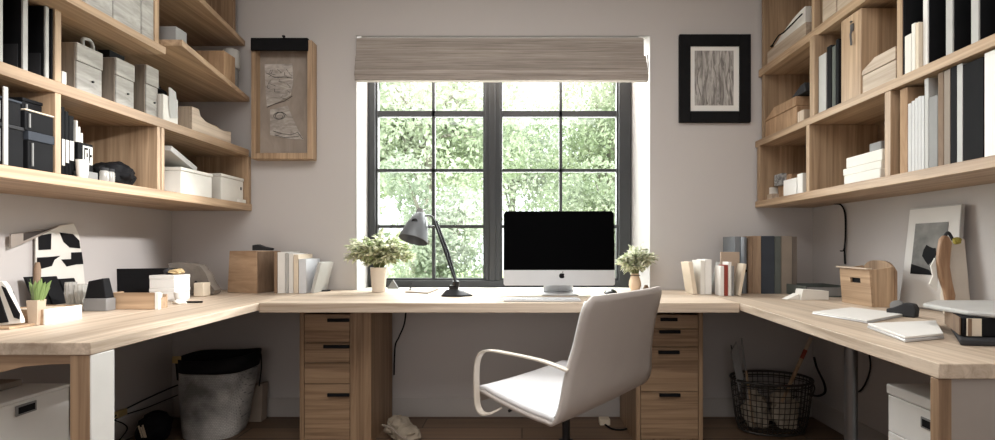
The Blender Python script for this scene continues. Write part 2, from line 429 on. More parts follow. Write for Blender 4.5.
# legs at the near ends
P('leg', box(BM(), -1.210, -1.1580, 1.214, 1.235, 0, DT-0.035), oakd('z'), wk, 0.0015)
P('leg_panel', box(BM(), -1.1578, -1.1532, 1.2145, 1.284, 0, DT-0.035), white, wk, 0.0015, label='white leg panel')  # thin white skin along the inner side of the leg
bb = BM(); ap = [(-2.07, 0.655), (-1.9, 0.655)]
pts = [(-2.078, DT-0.035), (-1.211, DT-0.035), (-1.211, 0.690), (-1.28, 0.688), (-1.345, 0.682), (-1.40, 0.668), (-1.45, 0.660), (-2.078, 0.655)]
P('apron', prism(BM(), [(x, 1.222, z) for x, z in pts], (0, 0.02, 0)), oakd('x'), wk, 0.001)
P('leg', box(BM(), 0.914, 0.944, 0.996, 1.016, 0, DT-0.035), oakd('z'), wk, 0.0015)
P('end_panel', box(BM(), 0.9445, WR-0.02, 0.998, 1.014, 0, DT-0.035), plain('panel_grey', rgb(150, 141, 134), 0.6, var=0.03), wk, 0.001, label='taupe painted end panel')
P('leg', lathe(BM(), (1.088, 1.50, 0), [(0.026, 0), (0.026, 0.006), (0.019, 0.010), (0.019, DT-0.05), (0.03, DT-0.048), (0.03, DT-0.035)], 20), chrome, wk, 0, label='round steel leg')

def pedestal(name, label, x0, x1, y0, fr, rows, handles, side_w):
    t = T(name, label, 'drawer unit', ((x0+x1)/2, 2.48, 0), 0, 'drawer pedestals under the window desk')
    zt = DT-0.046; y1 = WB-0.022
    b = BM(); box(b, x0, x0+0.022, y0, y1, 0, zt); box(b, x1-side_w, x1, y0, y1, 0, zt)
    box(b, x0+0.022, x1-side_w, y0+0.02, y1, zt-0.018, zt); box(b, x0+0.022, x1-side_w, y1-0.015, y1, 0, zt-0.018); box(b, x0+0.022, x1-side_w, y0+0.01, y1-0.015, 0, 0.03)
    P('carcass', b, oakd('z'), t, 0.001)
    for i, (z0, z1) in enumerate(rows):
        f = P('drawer', box(BM(), x0+0.0245, x1-side_w-0.0025, y0+0.001, y0+0.021, z0+0.0018, z1-0.0018), oakd('x'), t, 0.0012)
        for (ri, hx0, hx1, hz) in handles:
            if ri == i:
                b = BM(); box(b, hx0, hx1, y0-0.012, y0-0.003, hz-0.0085, hz+0.0085); box(b, hx0+0.01, hx0+0.02, y0-0.003, y0+0.0009, hz-0.006, hz+0.006); box(b, hx1-0.02, hx1-0.01, y0-0.003, y0+0.0009, hz-0.006, hz+0.006)
                P('handle', b, black, f, 0.002, label='black bar handle')
    return t
s0 = F/2.30
zz = lambda py: H-(py-CY)/s0
xx = lambda px: (px-CX)/s0
pedestal('drawer_pedestal', 'oak drawer pedestal under the desk lamp, wide blank side post beside its drawers', xx(299.5), xx(371), 2.30, 0.02,
         [(zz(440), zz(384)), (zz(384), zz(363)), (zz(363), zz(343)), (zz(343), zz(314))],
         [(0, xx(328), xx(350)-0.001, zz(394.5)), (2, xx(324), xx(350)-0.001, zz(346.3)), (3, xx(328), xx(350)-0.001, zz(320))], xx(371)-xx(350))
pedestal('drawer_pedestal', 'oak drawer pedestal partly hidden behind the swivel chair', xx(636), xx(703), 2.30, 0.02,
         [(zz(445)+0.03, zz(392)), (zz(392), zz(347)), (zz(347), zz(329)), (zz(329), zz(314.6))],
         [(0, xx(659), xx(680), zz(394.6)), (1, xx(658), xx(679), zz(352)), (2, xx(659), xx(680), zz(331.5)), (3, xx(660), xx(677), zz(319.3))], 0.022)

# ------------------------------------------------------------------ shelving, tray-frame side
XF = -1.607
ZA, ZB_, ZCb = 1.26, 1.578, 1.825
TH = 0.04
bc = T('bookcase', 'long oak wall bookcase with open cells beside the hanging wooden tray frame', 'bookcase', (-1.85, 1.9, ZA-TH))
yN = 1.05
P('shelf', box(BM(), WL+g, XF, yN, WB-g, ZA-TH, ZA), oak('y'), bc)
P('shelf', box(BM(), WL+g, XF, yN, WB-0.03, ZB_-TH, ZB_), oak('y'), bc)
P('shelf', box(BM(), WL+g, -1.517, yN, 1.933, ZCb, ZCb+0.03), oak('y'), bc)
yd = F*XF/(58.8-CX)
def ldiv(y, t, z0, z1, xf=XF, mat=None):
    return P('divider', box(BM(), WL+0.012, xf-0.002, y-t/2, y+t/2, z0, z1), mat or oak('z'), bc)
ldiv(yd, 0.020, ZA, ZB_-TH); ldiv(yd, 0.022, ZB_, ZCb)
ldiv(F*XF/(159.5-CX), 0.018, ZA, ZB_-TH); ldiv(F*XF/(163.5-CX), 0.018, ZA, ZB_-TH)
ldiv(2.680, 0.026, ZA, ZB_-TH)
ldiv(1.905, 0.022, ZCb+0.03, 2.5, -1.53)
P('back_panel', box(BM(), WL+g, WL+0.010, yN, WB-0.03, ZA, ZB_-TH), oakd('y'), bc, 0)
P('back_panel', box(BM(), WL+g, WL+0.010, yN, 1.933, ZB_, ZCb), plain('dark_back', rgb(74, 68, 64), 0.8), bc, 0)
P('side_panel', box(BM(), WL+g, XF, yN-0.025, yN-0.0005, ZA-TH, ZCb+0.03), oak('z'), bc)
# far upper shelves, deeper towards the room
e0 = (-1.458, 1.945); e1 = (-1.62, WB-g)
fs = T('floating_shelf', 'oak floating shelf in the corner holding a jar and wood block', 'shelf', (-1.85, 2.4, 1.868))
P('board', plan(BM(), [(WL+g, e0[1]), e0, e1, (WL+g, e1[1])], 1.868, 1.895), oak('y'), fs)
fs2 = T('floating_shelf', 'topmost oak corner shelf with an upright end panel', 'shelf', (-1.85, 2.4, 2.2))
P('board', plan(BM(), [(WL+g, 1.96), (-1.53, 1.96), (-1.646, WB-g), (WL+g, WB-g)], 2.2, 2.23), oak('y'), fs2)
P('end_panel', box(BM(), WL+0.05, -1.672, 2.625, 2.648, 2.2305, 2.6), oakd('z'), fs2)

def sx(px, x): return F*x/(px-CX)          # depth of the point seen at px on the plane X=x
def zpx(px, py, x): return H+(CY-py)*x/(px-CX)
# --- black folders, upper near cell
def folder(px0, px1, label, xf=-1.614, dep=0.30, zt=1.822, z0=ZB_+0.001, sgn=1, grp='tall black folders', edge=lightg):
    y0, y1 = sorted((sx(px0, xf), sx(px1, xf)))
    t = T('folder', label, 'folder', (xf-sgn*dep/2, (y0+y1)/2, z0), 0, grp)
    bk = xf-sgn*dep; fr = xf-sgn*0.006
    P('cover', box(BM(), min(bk, fr), max(bk, fr), y0, y1, z0, zt), black, t, 0.001)
    P('spine', box(BM(), min(fr, xf), max(fr, xf), y0, y1, z0, zt), edge, t, 0.001, label='pale grey spine edge')
    P('pocket', box(BM(), min(bk, fr)+0.01, max(bk, fr)-0.01, y0-0.002, y0-0.0003, z0+0.002, z0+(zt-z0)*0.34), darkg, t, 0, label='dark grey front pocket')
    return t
folder(-1, 3, 'tall black folder cut by the photo edge on the middle shelf of the tray-frame bookcase')
folder(23, 28, 'tall black folder standing midway between two others above the stacked black file boxes')
folder(45.5, 49, 'tall black folder closest to the upright board beside the linen boxes')
S('magazine', box(BM(), -2.05, -1.613, sx(51.5, -1.613), sx(53.0, -1.613), ZB_+0.001, 1.822), black, 'thin dark magazine wedged against the upright board above the black file boxes', 'magazine')
S('envelope_stack', box(BM(), -1.80, -1.625, sx(62.2, -1.625), sx(67, -1.625)-0.001, ZB_+0.001, ZB_+0.05), paper, 'little white envelope stack tucked in front of the first linen box', 'envelopes')
# --- linen boxes on the middle shelf
def linen_box(pa, pb, xf, zt, label, z0=ZB_+0.001, dep=0.38, tab=True, grp='pale linen storage boxes'):
    y0, y1 = sx(pa, xf), sx(pb, xf)
    t = T('storage_box', label, 'storage box', (xf-dep/2, (y0+y1)/2, z0), 0, grp)
    b = P('carton', box(BM(), xf-dep, xf, y0, y1, z0, z0+(zt-z0)*0.62), linen, t, 0.003)
    P('lid', box(BM(), xf-dep-0.002, xf+0.003, y0-0.002, y1+0.002, z0+(zt-z0)*0.62+0.001, zt), linen, t, 0.003)
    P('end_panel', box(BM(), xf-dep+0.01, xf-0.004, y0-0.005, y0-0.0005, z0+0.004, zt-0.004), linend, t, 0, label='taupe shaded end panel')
    if tab:
        P('tab', lathe(BM(), (xf+0.0035, (y0+y1)/2+0.01, z0+(zt-z0)*0.30), [(0.004, -0.002), (0.004, 0.002)], 10, M=Matrix.Rotation(R(90), 3, 'Y')), darkg, t, 0, label='small dark stud')
    return t
linen_box(76.5, 102, -1.635, 1.758, 'pale linen box standing first from the black folders')
linen_box(116, 134, -1.625, 1.765, 'pale linen box with a torn paper edge, second from the black folders')
linen_box(146, 158, -1.635, 1.80, 'narrow tall pale linen box, third from the black folders')
# clutter on the boxes
b = BM(); tube(b, curve_pts([(-1.68, 1.735, 1.760), (-1.68, 1.735, 1.800), (-1.68, 1.762, 1.808), (-1.68, 1.775, 1.79), (-1.68, 1.775, 1.761)], 6), 0.006, 8)
S('grey_clip', b, lightg, 'pale grey looped clip lying on top of the first linen box', 'clip', bev=0)
S('sketchbook', box(BM(), -1.95, -1.66, 1.825, 1.895, 1.7665, 1.80), black, 'black sketchbook lying on the second linen box', 'sketchbook')
# open low box with dark bundle
t = T('storage_box', 'low off-white open box with dark cloth spilling out, at the end of the linen boxes', 'storage box', (-1.75, 2.15, ZB_+0.001), 0, None)
xf = -1.615; y0, y1 = sx(163.2, xf), sx(178, xf); zt = 1.695
b = BM(); box(b, xf-0.012, xf, y0, y1, ZB_+0.001, zt); box(b, -1.95, -1.938, y0, y1, ZB_+0.001, zt); box(b, -1.938, xf-0.012, y0, y0+0.012, ZB_+0.001, zt); box(b, -1.938, xf-0.012, y1-0.012, y1, ZB_+0.001, zt); box(b, -1.938, xf-0.012, y0+0.012, y1-0.012, ZB_+0.001, ZB_+0.012)
P('carton', b, paper, t, 0.002)
P('slot', box(BM(), xf, xf+0.001, y1-0.035, y1-0.025, zt-0.045, zt-0.015), darkg, t, 0, label='dark slit')
def blob(bm, c, r, seed, amp=0.25, sub=3, flatz=None):
    """lumpy rounded form (cloth, crumpled paper)"""
    ret = bmesh.ops.create_icosphere(bm, subdivisions=sub, radius=1)
    for v in ret['verts']:
        d = v.co.normalized(); k = 1+amp*(noise.noise(d*2.2+Vector((seed, 0, 0)))+0.5*noise.noise(d*5+Vector((0, seed, 0))))
        v.co = Vector((d.x*r[0]*k, d.y*r[1]*k, d.z*r[2]*k))+Vector(c)
        if flatz is not None and v.co.z < flatz: v.co.z = flatz
    return bm
S('cloth_bundle', blob(BM(), (-1.72, (y0+y1)/2, zt+0.012), (0.075, 0.022, 0.045), 3.1, 0.25, 4, flatz=zt-0.03), black, 'crumpled black cloth lying in the low off-white open box', 'cloth', bev=0)
b = BM(); prism(b, [(xf+0.003, y1-0.06, zt+0.04), (xf+0.003, y1-0.025, zt+0.03), (xf+0.003, y1-0.012, ZB_+0.03), (xf+0.003, y1-0.05, ZB_+0.02), (xf+0.003, y1-0.058, ZB_+0.06)], (0.002, 0.006, 0))
S('paper_sheet', b, lightg, 'limp grey paper sheet hanging down the front of the low off-white box', 'paper', bev=0)
# magazine file on the far middle shelf
xf = -1.63
ya, yb2 = sx(192, xf), sx(231, xf)
yk = sx(199, xf)
pr = [(ya, ZB_+0.001), (yb2, ZB_+0.001), (yb2, 1.650), (yb2-0.06, 1.640), (yk+0.05, 1.652), (yk+0.012, 1.668), (yk, 1.70), (ya, 1.70)]
t = T('magazine_file', 'stepped pale wood magazine file standing on the shelf above the paper boxes', 'magazine file', (xf-0.12, (ya+yb2)/2, ZB_+0.001))
P('side', prism(BM(), [(xf-0.012, y, z) for y, z in pr], (0.012, 0, 0)), oakp('y'), t, 0.001)
P('side', prism(BM(), [(xf-0.24, y, z) for y, z in pr], (0.012, 0, 0)), oakp('y'), t, 0.001)
b = BM(); box(b, xf-0.228, xf-0.012, ya, ya+0.012, ZB_+0.001, 1.70); box(b, xf-0.228, xf-0.012, yb2-0.012, yb2, ZB_+0.001, 1.648); box(b, xf-0.228, xf-0.012, ya+0.012, yb2-0.012, ZB_+0.001, ZB_+0.012)
P('end_panel', b, oakp('z'), t, 0.001)
b = BM(); box(b, xf-0.20, xf-0.03, ya+0.02, yb2-0.06, ZB_+0.014, 1.662)
S('paper_bundle', b, kraft, 'brown paper bundle filed in the stepped wood magazine file', 'papers')

# --- lower near cell: black file boxes
def file_box(pa, pb, xf, z0, z1, label, lidm, lid=0.022, grp='stacked black file boxes'):
    y0, y1 = sx(pa, xf), sx(pb, xf)
    t = T('file_box', label, 'file box', (xf-0.17, (y0+y1)/2, z0), 0, grp)
    P('carton', box(BM(), xf-0.34, xf, y0, y1, z0, z1-lid), black, t, 0.002)
    P('lid', box(BM(), xf-0.342, xf+0.003, y0-0.001, y1+0.001, z1-lid+0.0005, z1), lidm, t, 0.002)
    b = BM(); box(b, xf+0.0005, xf+0.004, y0+0.010, y0+0.014, z0+0.01, z1-lid-0.008)
    P('tape', b, midg, t, 0, label='pale vertical tape strip')
    return t
z = ZA+0.001
file_box(28, 53.4, -1.612, z, 1.385, 'black file box with a slate lid, bottom of the stack beside the upright board', slate, 0.03)
file_box(25, 53.4, -1.612, 1.3855, 1.455, 'black file box with a cream edge, on the slate-lidded box', cream, 0.006)
file_box(22, 42, -1.65, 1.4555, 1.500, 'flat black file box topping the stack beside the upright board', black, 0.012)
file_box(-6, 23.5, -1.618, z, 1.392, 'black file box at the photo edge, bottom of its stack beside the grey strip', darkg, 0.012)
file_box(-6, 21, -1.618, 1.3925, 1.474, 'black file box at the photo edge, second of its stack beside the grey strip', slate, 0.008)
S('upright_ruler', box(BM(), -1.614, -1.608, sx(4, -1.608), sx(8.5, -1.608), ZA+0.001, 1.505), lightg, 'pale grey metal ruler standing against the black file boxes', 'ruler')
# --- lower middle cell: folders, box with label, cup, bag, jars
b = BM(); xf = -1.66
for i, (pa, pb) in enumerate(((61.5, 65), (65.3, 69), (69.3, 74))):
    y0, y1 = sx(pa, xf), sx(pb, xf)
    t = T('file_folder', ['black file folder with a white lower label, touching the upright board', 'black file folder with a white lower label, midmost of three beside the mug', 'black file folder with a curling white label, beside the loose papers'][i], 'folder', (xf-0.1, (y0+y1)/2, ZA+0.001), 0, 'black file folders with white labels')
    P('cover', box(BM(), xf-0.22, xf, y0, y1-0.001, ZA+0.001, 1.512-0.012*i), black, t, 0.001)
    P('label', box(BM(), xf+0.0002, xf+0.002, y0+0.001, y1-0.002, 1.30+0.012*i, 1.395), paper, t, 0, label='white paper label')
for i in range(3):
    y0 = sx(76+2.6*i, -1.74)
    S('paper_sheet', box(BM(), -1.93, -1.74, y0, y0+0.008, ZA+0.001, 1.500-0.022*i), paper, ['white paper pad standing beside the black file folders', 'white paper pad standing midmost behind the labelled black box', 'white paper pad lowest of three behind the labelled black box'][i], 'paper pad', 'white paper pads behind the labelled box')
t = T('carton_box', 'black carton with a white printed label on the lower bookcase shelf', 'box', (-1.76, 1.84, ZA+0.001))
xf = -1.685; y0, y1 = sx(78, xf), sx(93, xf)
P('carton', box(BM(), xf-0.13, xf, y0, y1, ZA+0.001, 1.405), black, t, 0.002)
b = BM(); yl = y1-0.042; box(b, xf+0.0003, xf+0.002, yl, y1-0.004, 1.325, 1.395); lb = P('label', b, paper, t, 0, label='white label with black lettering')
b = BM()
for (a0, a1, b0, b1) in ((0.1, 0.22, .1, .9), (0.22, .5, .78, .9), (.22, .5, .1, .2), (.62, .74, .1, .9), (.74, .92, .42, .56), (.35, .48, .38, .62)):
    w_, h_ = y1-0.004-yl, 0.07
    box(b, xf+0.002, xf+0.0026, yl+w_*a0, yl+w_*a1, 1.325+h_*b0, 1.325+h_*b1)
P('lettering', b, black, lb, 0)
cxy = at_z(80.5, 174, ZA); cxy.x = -1.628; cxy.y = sx(80.5, -1.635)
t = T('mug', 'white cup standing at the shelf edge before the labelled black carton', 'cup', (cxy.x, cxy.y, ZA+0.001))
b = BM(); lathe(b, (0, 0, 0), [(0.0, 0.0), (0.014, 0), (0.017, 0.02), (0.0185, 0.066), (0.0165, 0.066), (0.014, 0.012), (0, 0.010)], 24)
P('cup', b, white, t, 0, local=True)
S('black_bag', blob(BM(), (-1.71, 1.895, ZA+0.045), (0.075, 0.075, 0.055), 1.3, 0.22, 4, flatz=ZA+0.001), black, 'slumped black pouch lying behind the small glass jars', 'pouch', bev=0)
S('small_box', box(BM(), -1.70, -1.632, sx(86, -1.632), sx(98, -1.632), ZA+0.001, ZA+0.030), midg, 'low grey box at the shelf edge between white cup and jars', 'box')
for i, pa in enumerate((103.5, 109.5)):
    y = sx(pa, -1.635)
    t = T('glass_jar', ['small glass jar beside the low grey box', 'small glass jar beside the slumped black pouch tail'][i], 'jar', (-1.632, y, ZA+0.001), 0, 'small glass jars on the lower shelf')
    P('jar', lathe(BM(), (0, 0, 0), [(0, 0), (0.013, 0), (0.0145, 0.006), (0.0145, 0.036), (0.012, 0.042), (0, 0.042)], 18), glassy, t, 0, local=True)
    P('lid', lathe(BM(), (0, 0, 0), [(0, 0.0425), (0.013, 0.0425), (0.013, 0.053), (0, 0.054)], 18), darkg, t, 0, local=True)
# --- lower far cell: white paper boxes
def paper_box(pa, pb, xf, z1, label, lid=True, dep=0.34):
    y0, y1 = sx(pa, xf), sx(pb, xf); z0 = ZA+0.001
    t = T('paper_box', label, 'paper box', (xf-dep/2, (y0+y1)/2, z0), 0, 'white paper boxes on the lowest shelf')
    P('carton', box(BM(), xf-dep, xf, y0, y1, z0, z1-0.018), paper, t, 0.003)
    P('lid', box(BM(), xf-dep-0.002, xf+0.004, y0-0.003, y1+0.003, z1-0.0175, z1), paper, t, 0.004)
    return t, y0, y1
paper_box(181, 212, -1.628, 1.388, 'white paper box under the loose grey sheet in the corner cell')
t, y0, y1 = paper_box(221, 243.3, -1.632, 1.405, 'white paper box with a dark keyhole at the end of the corner cell')
P('keyhole', box(BM(), -1.632, -1.6305, y1-0.028, y1-0.018, 1.335, 1.352), darkg, t, 0, label='dark keyhole slot')
S('ream_stack', box(BM(), -1.93, -1.70, 2.045, 2.150, ZA+0.001, 1.40), lightg, 'pale grey paper ream standing against the double upright in the corner cell', 'paper ream')
b = BM(); M = Matrix.Translation((-1.76, 2.165, 1.425)) @ Matrix.Rotation(R(-17), 4, 'X') @ Matrix.Rotation(R(8), 4, 'Z')
box(b, -0.13, 0.13, -0.10, 0.12, 0, 0.025, M)
S('paper_sheaf', b, lightg, 'tilted grey sheaf of papers resting above the first white paper box', 'papers')
S('paper_pad', box(BM(), -1.68, -1.613, sx(246, -1.613)-0.05, sx(246, -1.613), ZA+0.001, ZA+0.02), paper, 'thin white pad lying in front of the keyhole paper box', 'paper pad')
# --- things on the corner shelf
b = BM(); S('wood_block', box(BM(), -1.757, -1.603, 2.44, 2.535, 1.896, 2.062), kraft, 'square brown wooden block beside the tall jar on the corner shelf', 'wood block')
jx = at_y(232, 88, 2.58)
t = T('storage_jar', 'tall grey jar with a white lid at the end of the corner shelf', 'jar', (-1.664, 2.60, 1.896))
P('jar', lathe(BM(), (0, 0, 0), [(0, 0), (0.032, 0), (0.034, 0.01), (0.034, 0.120), (0.030, 0.130), (0, 0.130)], 24), midg, t, 0, local=True)
P('lid', lathe(BM(), (0, 0, 0), [(0, 0.1305), (0.041, 0.1305), (0.041, 0.228), (0.038, 0.235), (0, 0.235)], 24), lightg, t, 0.0, local=True)
S('grey_box', box(BM(), -1.62, -1.50, 1.965, 2.03, 1.896, 1.962), midg, 'grey carton at the open end of the corner shelf above the linen boxes', 'box')
# --- white boxes on the top board
for i, (pa, pb) in enumerate(((86, 112.6), (113.4, 141), (141.8, 165))):
    xf = -1.535
    y0, y1 = sx(pa, xf), sx(pb, xf)
    y1 = min(y1, 1.891) if i == 2 else y1
    t = T('storage_box', ['pale grey box on the top board, closest to the photo edge', 'pale grey box on the top board between two like it', 'pale grey box on the top board at its open end'][i], 'storage box', (xf-0.2, (y0+y1)/2, ZCb+0.031), 0, 'pale grey boxes on the top board')
    P('carton', box(BM(), xf-0.4, xf, y0, y1, ZCb+0.031, 2.18), linen, t, 0.003)
    P('lid', box(BM(), xf-0.4, xf+0.003, y0, y1, 2.181, 2.26), linen, t, 0.003)

# ------------------------------------------------------------------ shelving, black-picture side
XR = 1.387
ZAr, ZBr, ZCr = 1.275, 1.632, 2.014
rb = T('bookcase', 'deep oak wall bookcase with open cells beside the black framed etching', 'bookcase', (1.56, 1.9, ZAr-0.038))
yN2 = 1.0
P('shelf', box(BM(), XR, WR-g, yN2, WB-g, ZAr-0.036, ZAr), oak('y'), rb)
P('shelf', box(BM(), XR, WR-g, yN2, WB-g, ZBr-0.036, ZBr), oak('y'), rb)
P('shelf', box(BM(), XR+0.02, WR-g, yN2, WB-g, ZCr, ZCr+0.042), oak('y'), rb)
def rdiv(px, t, z0, z1, xf=XR+0.002):
    y = sx(px, xf); return P('divider', box(BM(), xf, WR-0.012, y-t/2, y+t/2, z0, z1), oak('z'), rb)
rdiv(807.7, 0.026, ZAr, ZBr-0.036); rdiv(887.5, 0.028, ZAr, ZBr-0.036)
rdiv(812, 0.036, ZBr, ZCr); rdiv(899.5, 0.024, ZBr, ZCr); rdiv(813, 0.024, ZCr+0.042, 2.6, XR+0.022)
for z0, z1 in ((ZAr, ZBr-0.036), (ZBr, ZCr), (ZCr+0.042, 2.6)):
    P('divider', box(BM(), XR+0.03 if z0 > 1.6 else XR+0.002, WR-0.012, 2.655, 2.680, z0, z1), oak('z'), rb)
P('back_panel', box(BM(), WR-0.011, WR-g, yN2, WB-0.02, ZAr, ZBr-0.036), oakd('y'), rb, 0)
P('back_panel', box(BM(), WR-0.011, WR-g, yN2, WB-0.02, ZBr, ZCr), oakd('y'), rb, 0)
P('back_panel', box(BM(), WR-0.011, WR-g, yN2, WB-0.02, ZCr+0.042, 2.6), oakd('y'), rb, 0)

P('side_panel', box(BM(), XR, WR-g, yN2-0.025, yN2-0.0005, ZAr-0.036, 2.6), oak('z'), rb)
def rfolder(px0, px1, label, z0, zt, xf=1.405, edge=lightg, grp='tall black folders', cov=black, dep=0.30):
    ya, yb = sx(px1, xf), sx(px0, xf)
    t = T('folder', label, 'folder', (xf+dep/2, (ya+yb)/2, z0), 0, grp)
    P('cover', box(BM(), xf+0.006, xf+dep, ya, yb, z0, zt), cov, t, 0.001)
    P('spine', box(BM(), xf, xf+0.0058, ya, yb, z0, zt), edge, t, 0.001, label='pale grey spine edge')
    return t
def rbook(name, px0, px1, z0, zt, mat, label, xf=1.405, dep=0.22, cat='book', grp=None, pages=True):
    ya, yb = sx(px1, xf), sx(px0, xf)
    t = T(name, label, cat, (xf+dep/2, (ya+yb)/2, z0), 0, grp)
    th = min(0.0035, (yb-ya)*0.2)
    b = BM(); box(b, xf, xf+0.004, ya, yb, z0, zt); box(b, xf+0.004, xf+dep, ya, ya+th, z0, zt); box(b, xf+0.004, xf+dep, yb-th, yb, z0, zt)
    P('cover', b, mat, t, 0.0005)
    P('pages', box(BM(), xf+0.0045, xf+dep-0.004, ya+th, yb-th, z0+0.003, zt-0.004), paper, t, 0)
    return t
# upper near cell
z = ZBr+0.001
rfolder(902.9, 903.9, 'thin black folder flat against the upright board behind the white books', z, 2.005, xf=1.390, edge=black)
rbook('book', 904.8, 911, z, 1.770, paper, 'broad white book beside the upright board, under the black folders row', xf=1.392, grp='white books by the folders')
rbook('book', 911.6, 915, z, 1.80, paper, 'thin off-white book standing beside the broad white book', xf=1.392, grp='white books by the folders')
rbook('book', 915.4, 918.6, z, 1.795, cream, 'thin cream book standing in front of the black folder panel', xf=1.392, grp='white books by the folders')
rfolder(923, 927.5, 'tall black folder beside the thin cream book', z, 2.01, edge=white)
rfolder(945.8, 952.5, 'tall black folder behind the blue sticker', z, 2.01)
rfolder(971, 978.5, 'tall black folder standing second from the photo edge above the big black book', z, 2.01)
rfolder(997, 1004, 'tall black folder cut off by the photo edge, above the white binder', z, 2.01)
ysk = sx(946, 1.405)
b = BM(); box(b, 1.412, 1.44, ysk+0.0005, ysk+0.0018, 1.955, 1.985)
S('sticker', b, plain('pale_blue', rgb(150, 170, 190), 0.6), 'small pale blue sticker beside the grey folder spine', 'sticker', bev=0)
# upper middle cell
rbook('magazine', 818.6, 826, z, 1.905, lightg, 'pale grey magazine holder by the thick upright', cat='magazine', dep=0.24)
rbook('magazine', 827, 831, z, 1.925, black, 'slim black magazine standing beside the pale grey holder', cat='magazine', dep=0.24)
rbook('magazine', 832, 835.5, z, 1.91, greengrey, 'slim grey-green magazine between two black ones', cat='magazine', dep=0.24)
rbook('magazine', 836, 838.5, z, 1.93, black, 'slim black magazine leaning by the wooden cabinet', cat='magazine', dep=0.24)
t = T('wooden_case', 'upright wooden case with a small metal latch on the bookcase', 'wooden case', (1.55, 1.85, z))
ya, yb = sx(861, 1.41), sx(841, 1.41)
P('case', box(BM(), 1.41, 1.66, ya, yb, z, 2.0), oak('z'), t, 0.003)
b = BM(); yl = (ya+yb)/2-0.012
box(b, 1.404, 1.4098, yl-0.008, yl+0.008, 1.925, 1.955); tube(b, [(1.405, yl, 1.93), (1.400, yl, 1.91), (1.400, yl-0.004, 1.875), (1.403, yl, 1.865)], 0.004, 8); lathe(b, (1.403, yl, 1.965), [(0.0, -0.006), (0.006, 0), (0, 0.006)], 10)
P('latch', b, chrome, t, 0, label='grey metal latch')
# wooden box with a hipped lid
xf = 1.415; ya, yb = sx(896, xf), sx(862, xf)-0.002
t = T('wooden_box', 'pale wooden box with a sloped lid beside the latch case', 'wooden box', (1.53, (ya+yb)/2, z))
P('body', box(BM(), xf, 1.64, ya, yb, z, 1.715), oakp('y'), t, 0.002)
P('lid', prism(BM(), [(xf-0.004, ya-0.002, 1.716), (xf-0.004, yb, 1.716), (xf-0.004, yb-0.004, 1.735), (xf-0.004, yb-0.07, 1.765), (xf-0.004, ya-0.002, 1.765)], (0.225, 0, 0)), oakp('y'), t, 0.002)
# upper far cell
t = T('cardboard_box', 'brown cardboard box with flaps ajar in the far upper cell', 'cardboard box', (1.52, 2.5, z))
ya, yb = sx(797, 1.42), 2.648
P('carton', box(BM(), 1.42, 1.66, ya, yb, z, 1.735), kraft, t, 0.003)
P('flap', prism(BM(), [(1.415, ya, 1.736), (1.415, yb, 1.736), (1.415, yb-0.10, 1.790), (1.415, ya, 1.785)], (0.24, 0, 0)), kraft, t, 0.002)
S('dark_case', prism(BM(), [(1.43, sx(808, 1.43)+0.02, 1.79), (1.43, sx(790, 1.43), 1.79), (1.43, sx(800, 1.43), 1.835), (1.43, sx(806, 1.43)+0.012, 1.84)], (0.16, 0, 0)), darkg, 'small dark wedge-shaped case lying on the cardboard box', 'case', bev=0.004)
S('card_box', box(BM(), 1.40, 1.60, sx(807, 1.40)+0.028, sx(797.5, 1.40), z, 1.69), oakp('z'), 'small pale card box between the cardboard box and thick upright', 'box')
# top cell: stack and pad with cable
z = ZCr+0.043
ya, yb = sx(807, 1.43), 2.645
S('wood_box', box(BM(), 1.43, 1.66, ya+0.01, yb, z, 2.14), oakp('y'), 'flat pale wooden box on the topmost bookcase shelf', 'wooden box')
b = BM(); n = 10
prism(b, [(1.44, yb-0.05, 2.145)]+[(1.44, yb-0.06-(yb-ya-0.09)*k/n, 2.155+0.075*math.sin(math.pi/2*k/n)) for k in range(n+1)]+[(1.44, ya+0.03, 2.1415), (1.44, yb-0.05, 2.1415)][:1], (0.2, 0, 0))
S('paper_sheaf', b, paper, 'curved white sheaf of papers on the flat pale wooden box', 'papers')
b = BM(); tube(b, curve_pts([(1.424, yb-0.06, 2.150), (1.415, yb-0.14, 2.170), (1.415, yb-0.20, 2.166), (1.424, ya+0.03, 2.19)], 8), 0.004, 8); lathe(b, (1.424, yb-0.06, 2.150), [(0, -0.01), (0.01, 0), (0, 0.01)], 12)
S('headphone_cable', b, black, 'thin black cable with a plug draped over the white sheaf', 'cable', bev=0)
# drawer box above
t = T('drawer_box', 'wide oak drawer box on the topmost shelf beside the curved white sheaf', 'drawer box', (1.55, 1.9, z))
ya, yb = 1.42, 2.152
P('carcass', box(BM(), 1.432, 1.70, ya, yb, z, 2.4), oak('y'), t, 0.002)
P('drawer', box(BM(), 1.420, 1.4315, yb-0.10, yb-0.008, z+0.01, 2.39), oakp('y'), t, 0.002)
for k in range(3):
    P('drawer', box(BM(), 1.420, 1.4315, ya+0.01, yb-0.108, z+0.008+0.07*k, z+0.07+0.07*k), oakp('y'), t, 0.002)
